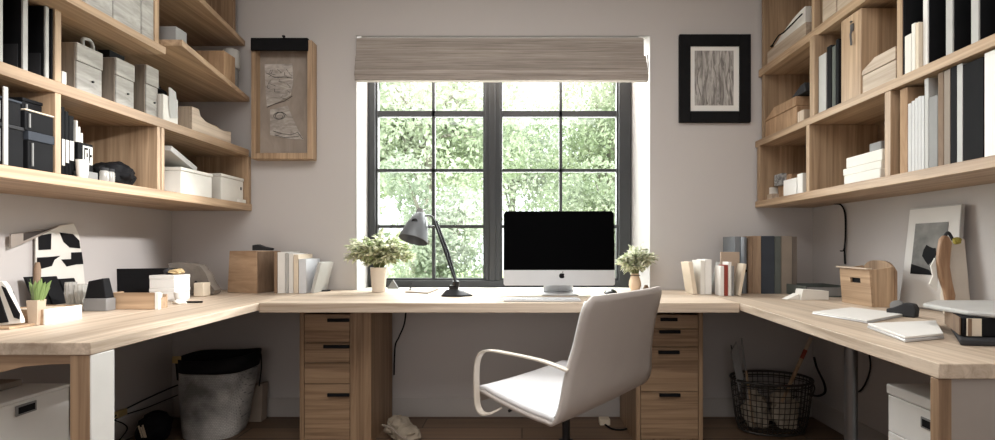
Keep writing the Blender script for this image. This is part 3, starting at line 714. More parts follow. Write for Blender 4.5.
# lower near cell
z = ZAr+0.001; zt = ZBr-0.04
rbook('book', 900, 907.5, z, 1.588, kraft, 'tan book touching the upright board beside the white books', grp=None)
for i, (pa, pb, h) in enumerate(((908, 911.2, 1.525), (911.5, 914.6, 1.53), (914.9, 917.8, 1.535), (918.1, 921, 1.538), (921.3, 924, 1.535))):
    rbook('book', pa, pb, z, h, plain('book_white', rgb(196, 196, 196), 0.7), 'slim white book in the row of five beside the tan book', grp='slim white books beside the tan book', dep=0.2)
rbook('book', 924.6, 928.4, z, 1.59, lightg, 'tall pale grey book between the slim white row and the grey one')
rbook('book', 929, 937.5, z, 1.52, midg, 'thick grey book with a blank spine beside the tall pale one')
rbook('book', 938, 943.5, z, 1.59, brown, 'dark brown book beside the thick grey one')
rbook('book', 944, 950, z, 1.59, taupe, 'taupe book with a pale lower band between dark brown and black books')
rbook('book', 950.6, 956.5, z, 1.592, black, 'narrow black book beside the taupe banded book')
rbook('book', 957, 962.5, z, 1.592, lightg, 'narrow pale grey book between the two black books')
rbook('book', 963, 983, z, 1.585, black, 'very thick black book beside the white binder')
t = rbook('binder', 984.5, 1004, z, 1.59, white, 'wide white binder at the photo edge on the lower shelf', cat='binder', xf=1.40)
# lower middle cell: paper stack
for i, (zz0, h, dy, m_, lab) in enumerate(((z, 0.040, 0.0, paper, 'white paper ream at the bottom of the stack in the middle cell'), (z+0.041, 0.030, 0.012, paper, 'white paper ream in the midst of the stack in the middle cell'), (z+0.072, 0.045, -0.002, paper, 'white paper ream with a pencil mark topping the white stack'))):
    ya, yb = sx(881, 1.41)+0.0, sx(842, 1.41)
    S('paper_ream', box(BM(), 1.41+0.004*i, 1.62, ya+0.004, yb+dy-0.012, zz0, zz0+h), m_, lab, 'paper ream', 'white paper reams in the middle cell', bev=0.003)
S('grey_case', box(BM(), 1.47, 1.64, sx(885, 1.47)+0.02, sx(862, 1.47)-0.04, z+0.118, z+0.165), midg, 'small grey case lying on top of the white paper stack', 'case', bev=0.004)
# lower far cell
ya, yb = sx(804, 1.41), sx(760, 1.41)
S('wood_tray', box(BM(), 1.43, 1.66, sx(772, 1.43), 2.65, z, z+0.035), oakp('y'), 'pale wood tray at the end of the lowest far cell', 'tray')
S('paper_ream', box(BM(), 1.44, 1.64, sx(771, 1.44), 2.645, z+0.036, z+0.075), paper, 'white paper pile on the pale wood tray in the far cell', 'paper ream')
S('postcard', box(BM(), 1.445, 1.47, 2.52, 2.60, z+0.076, z+0.14), streak('postcard_print', rgb(40, 40, 44), rgb(190, 190, 190), 'z', 30, 40, 0.6, 0), 'little dark printed card standing on the white paper pile', 'card')
S('card_box', box(BM(), 1.47, 1.66, sx(797, 1.47)+0.05, sx(776, 1.47)-0.02, z, z+0.13), kraft, 'brown card box behind the small white books', 'box')
rbook('book', 783.5, 796.5, z, z+0.085, white, 'small thick white book before the brown card box', dep=0.05, grp=None)
rbook('book', 797.2, 802.5, z, z+0.10, white, 'small slim white book beside the upright in the far cell', dep=0.05, grp=None)

# ------------------------------------------------------------------ wall pictures
t = T('shadow_box_frame', 'deep wooden tray frame with a pale relief drawing hung by a black clamp', 'picture', (-1.396, 2.66, 1.517))
x0, x1, z0, z1, yf = -1.572, -1.220, 1.517, 2.206, 2.632
b = BM(); box(b, x0, x0+0.026, yf, WB-g, z0, z1); box(b, x1-0.026, x1, yf, WB-g, z0, z1); box(b, x0+0.026, x1-0.026, yf, WB-g, z0, z0+0.034); box(b, x0+0.026, x1-0.026, yf, WB-g, z1-0.03, z1)
P('frame', b, oak('z'), t, 0.002)
P('panel', box(BM(), x0+0.026, x1-0.026, WB-0.022, WB-0.012, z0+0.034, z1-0.03), streak('panel_taupe', rgb(150, 138, 128), rgb(172, 160, 149), 'z', 4, 14, 0.8), t, 0)
# drawing: torn paper with pencil strokes
yd_ = WB-0.0235
def wp(px, py): q = at_y(px, py, yd_); return Vector((q.x, yd_, q.z))
cr = lambda u, v: wp(240+u/3.143, 30+v/3.143)
b = BM(); prism(b, [cr(78, 108), cr(165, 106), cr(168, 165), cr(160, 205), cr(130, 222), (cr(85, 243)), cr(80, 180)], (0, -0.002, 0))
prism(b, [cr(95, 250), cr(150, 238), cr(172, 290), cr(200, 345), cr(150, 342), cr(95, 330)], (0, -0.0015, 0))
dr = P('drawing', b, streak('sketch_paper', rgb(146, 138, 132), rgb(198, 191, 184), 'x', 14, 40, 0.9, 0.5), t, 0, label='torn paper drawing with grey marks')
b = BM(); random.seed(4)
def stroke(pts, r=0.0014): tube(b, [cr(u, v)+Vector((0, -0.003, 0)) for u, v in pts], r, 5)
stroke([(120+16*math.cos(k*.5)+k*.4, 270+11*math.sin(k*.5)) for k in range(26)])
stroke([(105, 318), (130, 326), (160, 330), (182, 322), (198, 343)]); stroke([(110, 330), (140, 338), (185, 335)])
stroke([(85, 243), (110, 233), (140, 224), (165, 208)]); stroke([(82, 135), (110, 150), (140, 148), (165, 152)])
for k in range(14):
    u, v = random.uniform(85, 155), random.uniform(115, 210)
    stroke([(u, v), (u+random.uniform(-8, 14), v+random.uniform(4, 12)), (u+random.uniform(-4, 18), v+random.uniform(8, 18))], 0.001)
P('pencil_line', b, darkg, dr, 0)
b = BM(); box(b, x0-0.002+0.006, -1.238, yf-0.014, yf-0.001, 2.140, 2.206); box(b, x0+0.004, -1.238, yf-0.014, yf+0.03, 2.2065, 2.214)
c = P('clamp', b, black, t, 0.004, label='black clamp bar across the top')
P('knob', lathe(BM(), (-1.385, yf+0.004, 2.2145), [(0.004, 0), (0.004, 0.008), (0.009, 0.012), (0.009, 0.018), (0, 0.022)], 14), black, c, 0)
random.seed(77)
t = T('framed_etching', 'black framed etching of tree trunks hanging beside the window blind', 'picture', (1.142, 2.69, 1.739))
x0, x1, z0, z1, yf = 0.930, 1.352, 1.742, 2.262, 2.676
fw = 0.066
b = BM(); box(b, x0, x0+fw, yf, WB-g, z0, z1); box(b, x1-fw, x1, yf, WB-g, z0, z1); box(b, x0+fw, x1-fw, yf, WB-g, z0, z0+fw); box(b, x0+fw, x1-fw, yf, WB-g, z1-fw-0.003, z1)
P('frame', b, black, t, 0.003)
P('mat', box(BM(), x0+fw, x1-fw, WB-0.012, WB-0.006, z0+fw, z1-fw), plain('mat_board', rgb(236, 234, 230), 0.9, var=0.01), t, 0, label='off-white mat board')
px0, px1, pz0, pz1 = x0+fw+0.027, x1-fw-0.032, z0+fw+0.036, z1-fw-0.028
pr = P('print', box(BM(), px0, px1, WB-0.0132, WB-0.0121, pz0, pz1), streak('etching', rgb(116, 112, 110), rgb(206, 202, 198), 'z', 7, 60, 0.9, 0, contrast=(0.38, 0.6)), t, 0, label='grey etching of tree trunks')
b = BM()
for (u0, w_) in ((0.12, .035), (0.30, .055), (0.52, .05), (0.66, .07), (0.86, .06)):
    pts = [(u0+0.05*math.sin(k*1.1+u0*9), k/7) for k in range(8)]
    tube(b, [Vector((px0+(px1-px0)*u, WB-0.0133, pz0+0.006+(pz1-pz0-0.012)*v)) for u, v in pts], [0.0045*(1.5-v)*w_*16 for u, v in pts], 6, flat=None)
for vtx in b.verts: vtx.co.y = WB-0.0134+(vtx.co.y-(WB-0.0133))*0.05
for vtx in b.verts: vtx.co.x = min(max(vtx.co.x, px0), px1)
P('trunk', b, streak('etching_trunk', rgb(100, 96, 94), rgb(178, 173, 168), 'z', 9, 90, 0.9, 0), pr, 0)

# ------------------------------------------------------------------ things on the window desk
D = DT+0.0008
# computer
sy = 2.43
def m_at(px, py, y=sy): return at_y(px, py, y)
a, c = m_at(503.5, 285.5), m_at(615, 210.5)
cxm = (a.x+c.x)/2; wM = c.x-a.x
t = T('desktop_computer', 'all-in-one computer with a black screen and silver chin', 'computer', (cxm, sy, D))
def rrect(x0, x1, z0, z1, r, n=6, top=True, bottom=True):
    out = []
    for (cx_, cz_, a0, on) in ((x1-r, z1-r, 0, top), (x0+r, z1-r, 90, top), (x0+r, z0+r, 180, bottom), (x1-r, z0+r, 270, bottom)):
        if on: out += [(cx_+r*math.cos(R(a0+90*k/n)), cz_+r*math.sin(R(a0+90*k/n))) for k in range(n+1)]
        else: out.append((x1 if a0 in (0, 270) else x0, z1 if a0 in (0, 90) else z0))
    return out
zs = m_at(560, 270).z; zb0, zt0 = a.z, c.z
tilt = Matrix.Translation((cxm, sy, zb0)) @ Matrix.Rotation(R(-4), 4, 'X') @ Matrix.Translation((-cxm, -sy, -zb0))
def tp(bm): bm.transform(tilt); return bm
P('housing', tp(prism(BM(), [(x, sy+0.0062, z) for x, z in rrect(a.x, c.x, zb0, zt0, 0.022)], (0, 0.012, 0))), alum, t, 0.002)
P('screen', tp(prism(BM(), [(x, sy, z) for x, z in rrect(a.x, c.x, zs, zt0, 0.022, bottom=False)], (0, 0.006, 0))), screenm, t, 0.001, label='glossy black screen')
ch = P('chin', tp(prism(BM(), [(x, sy, z) for x, z in rrect(a.x, c.x, zb0, zs-0.0008, 0.012, top=False)], (0, 0.006, 0))), alum, t, 0.001, label='silver chin below the screen')
q = m_at(562, 275.6)
# fruit-like emblem with a bite and a leaf
b = BM(); n = 40; pts = []
for k in range(n):
    an = 2*math.pi*k/n; r = 0.0150*(1+0.10*math.cos(2*an)*0.4)-0.0022*math.exp(-((an-math.pi/2)/0.35)**2)-0.0014*math.exp(-((an-3*math.pi/2)/0.3)**2)
    x, z_ = r*math.cos(an), r*math.sin(an)*1.02
    dx, dz = x-0.0175, z_-0.001; dd = math.hypot(dx, dz)
    if dd < 0.0072: x, z_ = 0.0175+dx/dd*0.0072, 0.001+dz/dd*0.0072
    pts.append((q.x+x, sy-0.0009, q.z-0.001+z_))
prism(b, pts, (0, 0.0008, 0))
prism(b, [(q.x+0.0005, sy-0.0009, q.z+0.0150), (q.x+0.0015, sy-0.0009, q.z+0.0190), (q.x+0.007, sy-0.0009, q.z+0.0225), (q.x+0.0065, sy-0.0009, q.z+0.0175)], (0, 0.0008, 0))
P('emblem', tp(b), black, ch, 0, label='black fruit emblem with a bite')
b = BM(); prism(b, [(cxm-0.082, sy+0.075, D+0.006), (cxm+0.082, sy+0.075, D+0.006), (cxm+0.078, sy+0.022, zb0+0.05), (cxm-0.078, sy+0.022, zb0+0.05)], (0, 0.007, 0))
P('stand', b, alum, t, 0.002)
b = BM(); prism(b, [(x, y, D) for x, y in rrect(cxm-0.095, cxm+0.095, sy-0.062, sy+0.10, 0.012)], (0, 0, 0.006))
P('base', b, alum, t, 0.0015)
# keyboard and printed sheets
t = T('keyboard', 'slim white keyboard at the desk edge below the computer', 'keyboard', (0.09, 2.13, D))
k0, k1, ky0, ky1 = -0.085, 0.275, 2.105, 2.20
P('body', box(BM(), k0, k1, ky0, ky1, D, D+0.009), alum, t, 0.002)
b = BM()
for r_ in range(5):
    for k in range(14):
        u0 = k0+0.008+(k1-k0-0.016)*k/14; v0 = ky0+0.006+(ky1-ky0-0.012)*r_/5
        box(b, u0+0.0012, u0+(k1-k0-0.016)/14-0.0012, v0+0.001, v0+(ky1-ky0-0.012)/5-0.0012, D+0.0092, D+0.0115)
P('keys', b, plain('keycap', rgb(196, 197, 200), 0.5), t, 0)
S('paper_sheet', plan(BM(), [(-0.105, 2.215), (0.255, 2.213), (0.25, 2.285), (-0.09, 2.29)], D, D+0.0012), paper, 'white printed sheet lying between keyboard and computer stand', 'paper', bev=0)
t = T('computer_mouse', 'small black computer mouse by the computer stand', 'mouse', (0.485, 2.48, D))
b = BM(); bmesh.ops.create_uvsphere(b, u_segments=20, v_segments=12, radius=1)
for v in b.verts: v.co = Vector((v.co.x*0.036, v.co.y*0.05, max(0, v.co.z)*0.026))
P('shell', b, blackg, t, 0, local=True)
b = BM(); box(b, -0.002, 0.002, -0.035, -0.015, 0.016, 0.026); P('scroll_wheel', b, darkg, t, 0, local=True)

# lamp
t = T('desk_lamp', 'dark jointed desk lamp with a tilted grey metal shade', 'lamp', (-0.335, 2.36, D))
ly = 2.36
L = lambda px, py, y=ly: at_y(px, py, y)
c0 = L(456, 295); 
b = BM()
hexo = [(-0.072, -0.035), (0.035, -0.05), (0.088, -0.012), (0.045, 0.045), (-0.055, 0.05)]
prism(b, [(c0.x+x, ly+y, D) for x, y in hexo], (0, 0, 0.008)); 
lo = [bm_v for bm_v in ()]
_vs = [(c0.x+x*0.97, ly+y*0.97, D+0.008) for x, y in hexo]+[(c0.x+x*0.45-0.015, ly+y*0.45, D+0.034) for x, y in hexo]
n = 5; _faces(b, [Vector(v) for v in _vs], [tuple(range(5))[::-1], tuple(range(5, 10))]+[(i, (i+1) % n, n+(i+1) % n, n+i) for i in range(n)])
P('base', b, darkmet, t, 0.002)
elb = L(456, 286); top = L(434, 219)
b = BM(); lathe(b, (elb.x, ly, D+0.034), [(0.012, 0), (0.012, 0.012), (0.018, 0.016), (0.018, 0.04), (0.008, 0.048), (0, 0.048)], 16)
box(b, elb.x-0.035, elb.x+0.012, ly-0.012, ly+0.012, D+0.03, D+0.055)
P('joint', b, blackg, t, 0.001)
b = BM()
for o_ in (-0.012, 0.012):
    tube(b, [elb+Vector((0.0, o_, 0.02)), top+Vector((0, o_, 0))], 0.0065, 8)
tube(b, [elb+Vector((0.004, 0, 0.015)), (elb+top)/2+Vector((0.018, 0, 0)), top+Vector((0.012, 0, -0.01))], 0.006, 8)
arm = P('arm', b, darkmet, t, 0)
b = BM()
h0 = L(433, 219); h1 = L(421, 222)
tube(b, curve_pts([top+Vector((0, 0, -0.01)), L(432, 216.5), L(427, 215.5), L(423.5, 218), L(420, 222)], 6), 0.005, 8)
tube(b, curve_pts([L(436, 226), L(430, 226.5), L(424, 226), L(421, 228)], 6), 0.004, 8)
P('bracket', b, blackg, t, 0)
# shade: cone on a tilted axis
ap, op = L(414.5, 217), L(412.2, 241)
ax = Vector((op.x-ap.x, -0.045, op.z-ap.z)); Ln = ax.length; ax.normalize()
ax = (ax+Vector((-0.10, 0, 0))).normalized()
Q = ax.to_track_quat('Z', 'Y').to_matrix().to_4x4(); MS = Matrix.Translation(Vector((ap.x+0.028, ly, ap.z))) @ Q @ Matrix.Scale(0.9, 4)
b = BM(); prof = [(0.026, -0.022), (0.034, -0.010), (0.048, 0.02), (0.064, 0.06), (0.084, Ln+0.012), (0.082, Ln+0.013), (0.062, 0.06), (0.046, 0.02), (0.030, -0.008), (0, -0.014)]
lathe(b, (0, 0, 0), [(r, z) for r, z in prof], 32, cap=False); b.transform(MS)
sh = P('shade', b, plain('lamp_shade', rgb(104, 107, 110), 0.4, metal=0.3, var=0.05), t, 0, label='grey metal cone shade')
b = BM(); lathe(b, (0, 0, 0), [(0, -0.050), (0.020, -0.050), (0.022, -0.022), (0, -0.020)], 20); b.transform(MS @ Matrix.Translation((-0.012, 0.0, 0.0)))
P('cap', b, midg, sh, 0)
b = BM(); c1 = L(417.5, 222); lathe(b, (c1.x, ly-0.055, c1.z), [(0, -0.014), (0.015, -0.012), (0.015, 0.012), (0, 0.014)], 16, M=Matrix.Rotation(R(90), 3, 'X')); tube(b, [L(420.5, 220), Vector((c1.x, ly-0.03, c1.z)), Vector((L(416, 230).x, ly-0.065, L(416, 230).z))], 0.010, 10)
P('knuckle', b, blackg, t, 0)
b = BM(); bmesh.ops.create_uvsphere(b, u_segments=16, v_segments=10, radius=0.026); b.transform(MS @ Matrix.Translation((0, 0, 0.055)))
P('bulb', b, plain('bulb_glass', rgb(235, 232, 225), 0.2, var=0.01), sh, 0)
# notebook with pen near lamp
b = BM(); q = [at_z(405, 292.5, D), at_z(409, 289.8, D), at_z(439, 289.2, D), at_z(428, 293.8, D)]
plan(b, [(v.x, v.y) for v in q], D, D+0.006)
S('notebook', b, taupe, 'thin taupe notebook lying between pale plant and lamp', 'notebook')
a = at_z(410, 292, D); b = BM(); tube(b, [(a.x, a.y, D+0.010), (a.x+0.006, a.y+0.01, D+0.055)], 0.0035, 8)
S('pencil', b, darkg, 'short dark pencil propped upright by the thin notebook', 'pencil', bev=0)
b = BM(); a = at_z(391, 289, D)
prism(b, [(a.x-0.03, a.y+0.02, D), (a.x+0.04, a.y+0.02, D), (a.x+0.005, a.y+0.02, D+0.055)], (0, 0.02, 0.0))
S('card_tent', b, midg, 'little grey folded card standing behind the cream plant pot', 'card')

# plants
def plant(name, label, c, pot_prof, potm, h, spread_, nst, mat, seed, leafL, bias=(0, 0), seg=28, z0c=0.0):
    random.seed(seed)
    t = T(name, label, 'plant', c)
    p_ = P('pot', lathe(BM(), (0, 0, 0), pot_prof, seg), potm, t, 0, local=True)
    ph = max(z for r, z in pot_prof); pr_ = max(r for r, z in pot_prof)
    b = BM(); soil = BM(); lathe(soil, (0, 0, ph-0.014), [(0, 0), (pr_*0.82, 0), (pr_*0.82, 0.004), (0, 0.005)], 20)
    P('soil', soil, plain('soil', rgb(58, 46, 38), 0.95, var=0.3, bump=0.5), p_, 0, local=True)
    lv = BM()
    for i in range(nst):
        an = random.uniform(0, 2*math.pi); k = random.random()**0.6
        tip = Vector((math.cos(an)*spread_*k+bias[0], math.sin(an)*spread_*k*0.8+bias[1], ph+h*(random.uniform(0.35, 1.0)*(1-0.45*k*k))))
        st = Vector((math.cos(an)*pr_*0.4, math.sin(an)*pr_*0.4, ph-0.01))
        mid = (st+tip)/2+Vector((-math.cos(an)*spread_*0.15, -math.sin(an)*spread_*0.15, h*0.12))
        pts = curve_pts([st, mid, tip], 5)
        tube(b, pts, [0.0022-0.0001*j for j in range(len(pts))], 5)
        for j, pnt in enumerate(pts[3:]):
            for q_ in range(2):
                d = (rvec()+Vector((math.cos(an), math.sin(an), 0.5))*0.7)
                leaf(lv, pnt, d, Vector((0, 0, 1))+rvec()*0.6, leafL*random.uniform(.6, 1.2), leafL*random.uniform(.20, .30))
        leaf(lv, tip, Vector((math.cos(an), math.sin(an), 0.2)), Vector((0, 0, 1)), leafL, leafL*0.27)
    P('stem', b, plain('stem_green', rgb(120, 128, 84), 0.7), t, 0, local=True)
    P('foliage', lv, mat, t, 0, local=True)
    random.seed(77)
varg = leaf_mat('leaf_variegated', rgb(140, 154, 104), rgb(236, 236, 216), 38, 0.35)
varg2 = leaf_mat('leaf_variegated_pale', rgb(146, 156, 116), rgb(238, 236, 220), 42, 0.35)
a = at_z(378.7, 291.8, D); pc = Vector((a.x, a.y, D))
pw = 0.5*16.5*a.y/F; phh = 24.5*a.y/F
plant('potted_plant', 'pale variegated bushy plant in a tall cream pot by the window edge and lamp', pc,
      [(0, 0), (pw*0.74, 0), (pw*0.78, 0.004), (pw, phh), (pw*0.9, phh), (pw*0.86, phh-0.02), (0, phh-0.02)], plain('cream_pot', rgb(228, 216, 202), 0.6, var=0.02), 0.205, 0.165, 84, varg, 12, 0.054, (0.03, -0.02))
py2 = 2.63; a = at_y(635, 288.5, py2); pc = Vector((a.x, py2, D))
pw, phh = 0.5*12*py2/F, 17.5*py2/F
plant('potted_plant', 'small pale variegated plant in a round beige vase beside the computer', pc,
      [(0, 0), (pw*0.7, 0), (pw*1.0, phh*0.3), (pw*0.95, phh*0.55), (pw*0.62, phh*0.9), (pw*0.68, phh), (pw*0.58, phh), (pw*0.5, phh-0.016), (0, phh-0.016)], plain('beige_pot', rgb(206, 180, 154), 0.6, var=0.06), 0.150, 0.095, 52, varg2, 31, 0.048, (0.0, -0.02))
b = BM(); a = at_y(645, 289, 2.66); lathe(b, (a.x+0.006, 2.66, D), [(0, 0), (0.014, 0), (0.017, 0.012), (0.010, 0.03), (0, 0.034)], 14)
S('pebble', b, brown, 'small brown knob-shaped ornament next to the beige vase', 'ornament', bev=0)

# wooden box, books by the tray frame
a = at_z(229, 292.2, D); c = at_z(256, 295, D)
rz = math.atan2(c.y-a.y, c.x-a.x)*0.45
bw, bd, bh = 0.200, 0.17, 0.232
t = T('wooden_box', 'square-cut brown wooden box standing next to the row of white books', 'wooden box', (a.x, a.y-0.015, D), rz)
b = BM()
_faces(b, [Vector(v) for v in ((0, 0, 0), (bw, 0, 0), (bw, bd, 0), (0, bd, 0), (0.010, 0.004, bh), (bw-0.002, 0.0, bh+0.002), (bw-0.002, bd, bh), (0.010, bd, bh))], [(0,3,2,1),(4,5,6,7),(0,1,5,4),(1,2,6,5),(2,3,7,6),(3,0,4,7)])
P('block', b, streak('box_wood', rgb(156, 126, 98), rgb(198, 168, 138), 'x', 3, 22, 0.6, 0.2), t, 0.003, local=True)
b = BM(); box(b, bw+0.0005, bw+0.006, 0.004, bd-0.004, 0.002, bh-0.002); P('end_panel', b, brown, t, 0.001, local=True)
b = BM(); q = WM[t] @ Vector((bw*0.72, bd*0.5, bh+0.003))
prism(b, [(q.x-0.05, q.y, q.z), (q.x+0.055, q.y, q.z), (q.x+0.06, q.y, q.z+0.012), (q.x+0.01, q.y, q.z+0.022), (q.x-0.02, q.y, q.z+0.034), (q.x-0.05, q.y, q.z+0.03)], (0, 0.035, 0))
S('stapler', b, darkg, 'small dark stapler lying on top of the brown wooden box', 'stapler', bev=0.003)
def sbook(px0, px1, py_t, y, mat, label, dep=0.17, lean=0.0, name='book', grp=None, lz=D):
    """book standing spine-out facing the camera"""
    X0, X1 = (px0-CX)*y/F, (px1-CX)*y/F; zt = H+(CY-py_t)*y/F
    t = T(name, label, 'book', ((X0+X1)/2, y+dep/2, lz), 0, grp)
    Mz = Matrix.Translation((X0 if lean > 0 else X1, 0, lz)) @ Matrix.Rotation(-R(lean), 4, 'Y') @ Matrix.Translation((-(X0 if lean > 0 else X1), 0, -lz)) if lean else Matrix.Identity(4)
    th = min(0.004, (X1-X0)*0.2)
    b = BM(); box(b, X0, X1, y, y+0.004, lz, zt); box(b, X0, X0+th, y+0.004, y+dep, lz, zt); box(b, X1-th, X1, y+0.004, y+dep, lz, zt)
    b.transform(Mz); P('cover', b, mat, t, 0.0008)
    b = BM(); box(b, X0+th, X1-th, y+0.0045, y+dep-0.004, lz+0.002, zt-0.004); b.transform(Mz); P('pages', b, paper, t, 0)
    return t
yb_ = 2.49
gb = 'books between the wooden box and the window'
sbook(274, 277.2, 252, yb_, brown, 'thin dark brown book pressed against the wooden box', grp=gb)
sbook(277.6, 285, 252, yb_, white, 'wide white book beside the thin dark brown one', grp=gb)
sbook(285.4, 288.5, 252.5, yb_, lightg, 'slim pale grey book in the white book row', grp=gb)
sbook(288.9, 293.2, 253.5, yb_, white, 'slim white book before the tan-topped one', grp=gb)
sbook(293.6, 298.2, 254.5, yb_-0.01, cream, 'tan-cream book with a rounded top in the white book row', grp=gb)
sbook(298.8, 306, 259, yb_-0.01, plain('bluish_white', rgb(206, 208, 212), 0.7, var=0.02), 'shorter bluish white book near the leaning grey cover', grp=gb)
sbook(310.2, 313.5, 262, yb_, lightg, 'thin pale grey book leaning at the end of the white row', lean=-14, grp=gb)
b = BM(); a = at_z(314, 291.5, D); c = at_z(331, 291, D)
plan(b, [(a.x, a.y-0.015), (c.x-0.02, c.y-0.03), (c.x, c.y), (a.x+0.01, a.y+0.03)], D, D+0.008)
S('phone', b, darkg, 'flat dark phone lying by the white book row', 'phone', bev=0.003)

# books by the black picture
yq = 2.47
gt = 'tall books under the black picture'
sbook(748.4, 752.2, 236.5, yq, brown, 'thin tall brown book beside the blue-grey cover', grp=gt)
sbook(752.6, 761, 236, yq, streak('tan_cover', rgb(130, 106, 86), rgb(158, 134, 110), 'z', 3, 20, 0.7), 'tall tan book in the upright row under the black picture', grp=gt)
sbook(761.4, 774.4, 236, yq, slate, 'widest tall slate book in the upright row', grp=gt)
sbook(774.8, 780.8, 236.3, yq, greengrey, 'tall green-grey book between slate and taupe ones', grp=gt)
sbook(781.6, 792, 236, yq, taupe, 'tall taupe book, second from the end of the upright row', grp=gt)
sbook(792.4, 797, 236.5, yq, plain('dark_taupe', rgb(104, 94, 86), 0.7), 'tall dark taupe book ending the upright row', grp=gt)
sbook(735, 740, 236.5, yq+0.02, plain('blue_grey', rgb(116, 120, 125), 0.6), 'blue-grey book standing behind the beige board', dep=0.15)
t = T('ring_binder', 'shiny grey-blue binder with a rounded spine beside the thin tall brown book', 'binder', ((745-CX)*yq/F, yq+0.08, D))
b = BM(); xc = (744.6-CX)*yq/F
lathe(b, (xc, yq+0.012, D), [(0.014, 0), (0.016, 0.002), (0.016, 0.305), (0.013, 0.309)], 20, sx=1.0, sy=0.9); box(b, xc-0.014, xc+0.014, yq+0.014, yq+0.17, D, D+0.305)
P('cover', b, plain('blue_steel', rgb(112, 116, 121), 0.35, metal=0.3), t, 0)
P('finger_hole', lathe(BM(), (xc, yq-0.0035, D+0.125), [(0, -0.001), (0.010, -0.001), (0.010, 0.003), (0, 0.003)], 16, M=Matrix.Rotation(R(90), 3, 'X')), black, t, 0)
yk = 2.43
S('board', box(BM(), (722-CX)*yk/F, (741-CX)*yk/F, 2.445, 2.455, D, H+(CY-252)*yk/F), plain('beige_board', rgb(176, 156, 138), 0.7), 'beige board standing behind the little set of red and white books', 'board')
ys_ = 2.36
gs_ = 'small leaning books before the beige board'
sbook(720.5, 724, 266, ys_, white, 'small white book next to the red-brown one', dep=0.07, grp=gs_)
sbook(724.4, 728, 265, ys_, red, 'small red-brown book in the little leaning set', dep=0.07, grp=gs_)
sbook(728.4, 731.5, 262, ys_, white, 'small white-topped book beside the red-brown one', dep=0.07, grp=gs_)
sbook(731.9, 734.2, 266, ys_, midg, 'small grey book in the little leaning set', dep=0.07, grp=gs_)
sbook(738, 741, 263.5, ys_, cream, 'small tan book leaning at the end of the little set', dep=0.07, lean=-10, grp=gs_)
gw = 'white booklets beside the little set'
sbook(693.6, 697.6, 262, yk, cream, 'cream booklet leaning at the start of the white booklets', dep=0.12, lean=9, grp=gw)
sbook(700.6, 704.8, 260.5, yk, paper, 'off-white booklet standing in the white booklets', dep=0.12, grp=gw)
sbook(705.2, 711.6, 259.5, yk, white, 'widest white booklet of the group beside the little set', dep=0.12, grp=gw)
sbook(716.6, 720.0, 262.5, yk+0.02, lightg, 'pale grey booklet leaning at the end of the white booklets', dep=0.10, lean=-13, grp=gw)
# letter trays
t = T('letter_tray', 'dark grey letter tray behind the white papers by the wooden bin', 'tray', (1.52, 2.33, D))
x0, x1, y0, y1, h_ = 1.44, 1.66, 2.30, 2.50, 0.055
b = BM(); box(b, x0, x1, y0, y1, D, D+0.006); box(b, x0, x0+0.005, y0, y1, D+0.006, D+h_); box(b, x1-0.005, x1, y0, y1, D+0.006, D+h_); box(b, x0+0.005, x1-0.005, y1-0.005, y1, D+0.006, D+h_)
P('tray', b, greengrey, t, 0.001); P('front', box(BM(), x0+0.005, x1-0.005, y0, y0+0.005, D+0.006, D+h_-0.006), midg, t, 0.001)
P('lining', box(BM(), x0+0.007, x1-0.007, y0+0.007, y1-0.007, D+0.030, D+0.034), black, t, 0)
b = BM(); M = Matrix.Translation((1.39, 2.205, D)) @ Matrix.Rotation(R(6), 4, 'Z')
prism(b, [M @ Vector(v) for v in ((-0.06, -0.03, 0), (0.085, -0.03, 0), (0.085, -0.03, 0.042), (-0.048, -0.03, 0.052))], M.to_3x3() @ Vector((0, 0.05, 0.0)))
prism(b, [M @ Vector(v) for v in ((-0.11, 0.0, 0), (-0.061, -0.02, 0), (-0.061, -0.02, 0.03))], M.to_3x3() @ Vector((0, 0.04, 0.0)))
S('envelope_stack', b, paper, 'pile of white envelopes before the dark grey letter tray', 'envelopes')
# wooden bin with hand slot
t = T('wooden_bin', 'pale wooden bin with a dark hand slot and taller rounded back', 'bin', (1.53, 2.0, D))
x0, x1, y0, y1 = 1.478, 1.580, 1.915, 2.095; hb = 0.158
b = BM(); ysl, w2 = (y0+y1)/2-0.005, 0.030; zsl = D+0.108
fx = x0-0.012
def fpt(y, z): return (x0-0.012*(z-D)/hb, y, z)
# front built round the slot
for (ya, yb, za, zb2) in ((y0, y1, D, zsl-0.011), (y0, y1, zsl+0.011, D+hb), (y0, ysl-w2, zsl-0.011, zsl+0.011), (ysl+w2, y1, zsl-0.011, zsl+0.011)):
    prism(b, [fpt(ya, za), fpt(yb, za), fpt(yb, zb2), fpt(ya, zb2)], (0.008, 0, 0))
P('front', b, oak('y'), t, 0.0)
P('hand_slot', box(BM(), x0+0.002, x0+0.003, ysl-w2-0.004, ysl+w2+0.004, zsl-0.014, zsl+0.014), black, t, 0, label='dark hand slot')
P('lip', prism(BM(), [(fx-0.012, y0, D+hb), (fx-0.012, y1+0.006, D+hb+0.003), (fx+0.012, y1, D+hb+0.003), (fx+0.012, y0, D+hb)], (0, 0, 0.006)), oakp('y'), t, 0.001)
for yy in (y0, y1-0.008): P('side', prism(BM(), [(x0+0.009, yy, D), (x1-0.009, yy, D), (x1-0.009, yy, D+0.17), (x0-0.003, yy, D+hb-0.002)], (0, 0.008, 0)), oak('z'), t, 0.0)
n = 14
pts = [(x1-0.008, y0-0.004, D)]+[(x1-0.008, (y0+y1)/2+0.004-(y1-y0+0.008)/2*math.cos(math.pi*k/n) if False else (y0-0.004+(y1-y0+0.008)*k/n), D+0.150+0.045*(1-abs(2*k/n-1)**3.5)) for k in range(n+1)]+[(x1-0.008, y1+0.004, D)]
P('back', prism(BM(), pts, (0.010, 0, 0)), oakd('z'), t, 0.001)
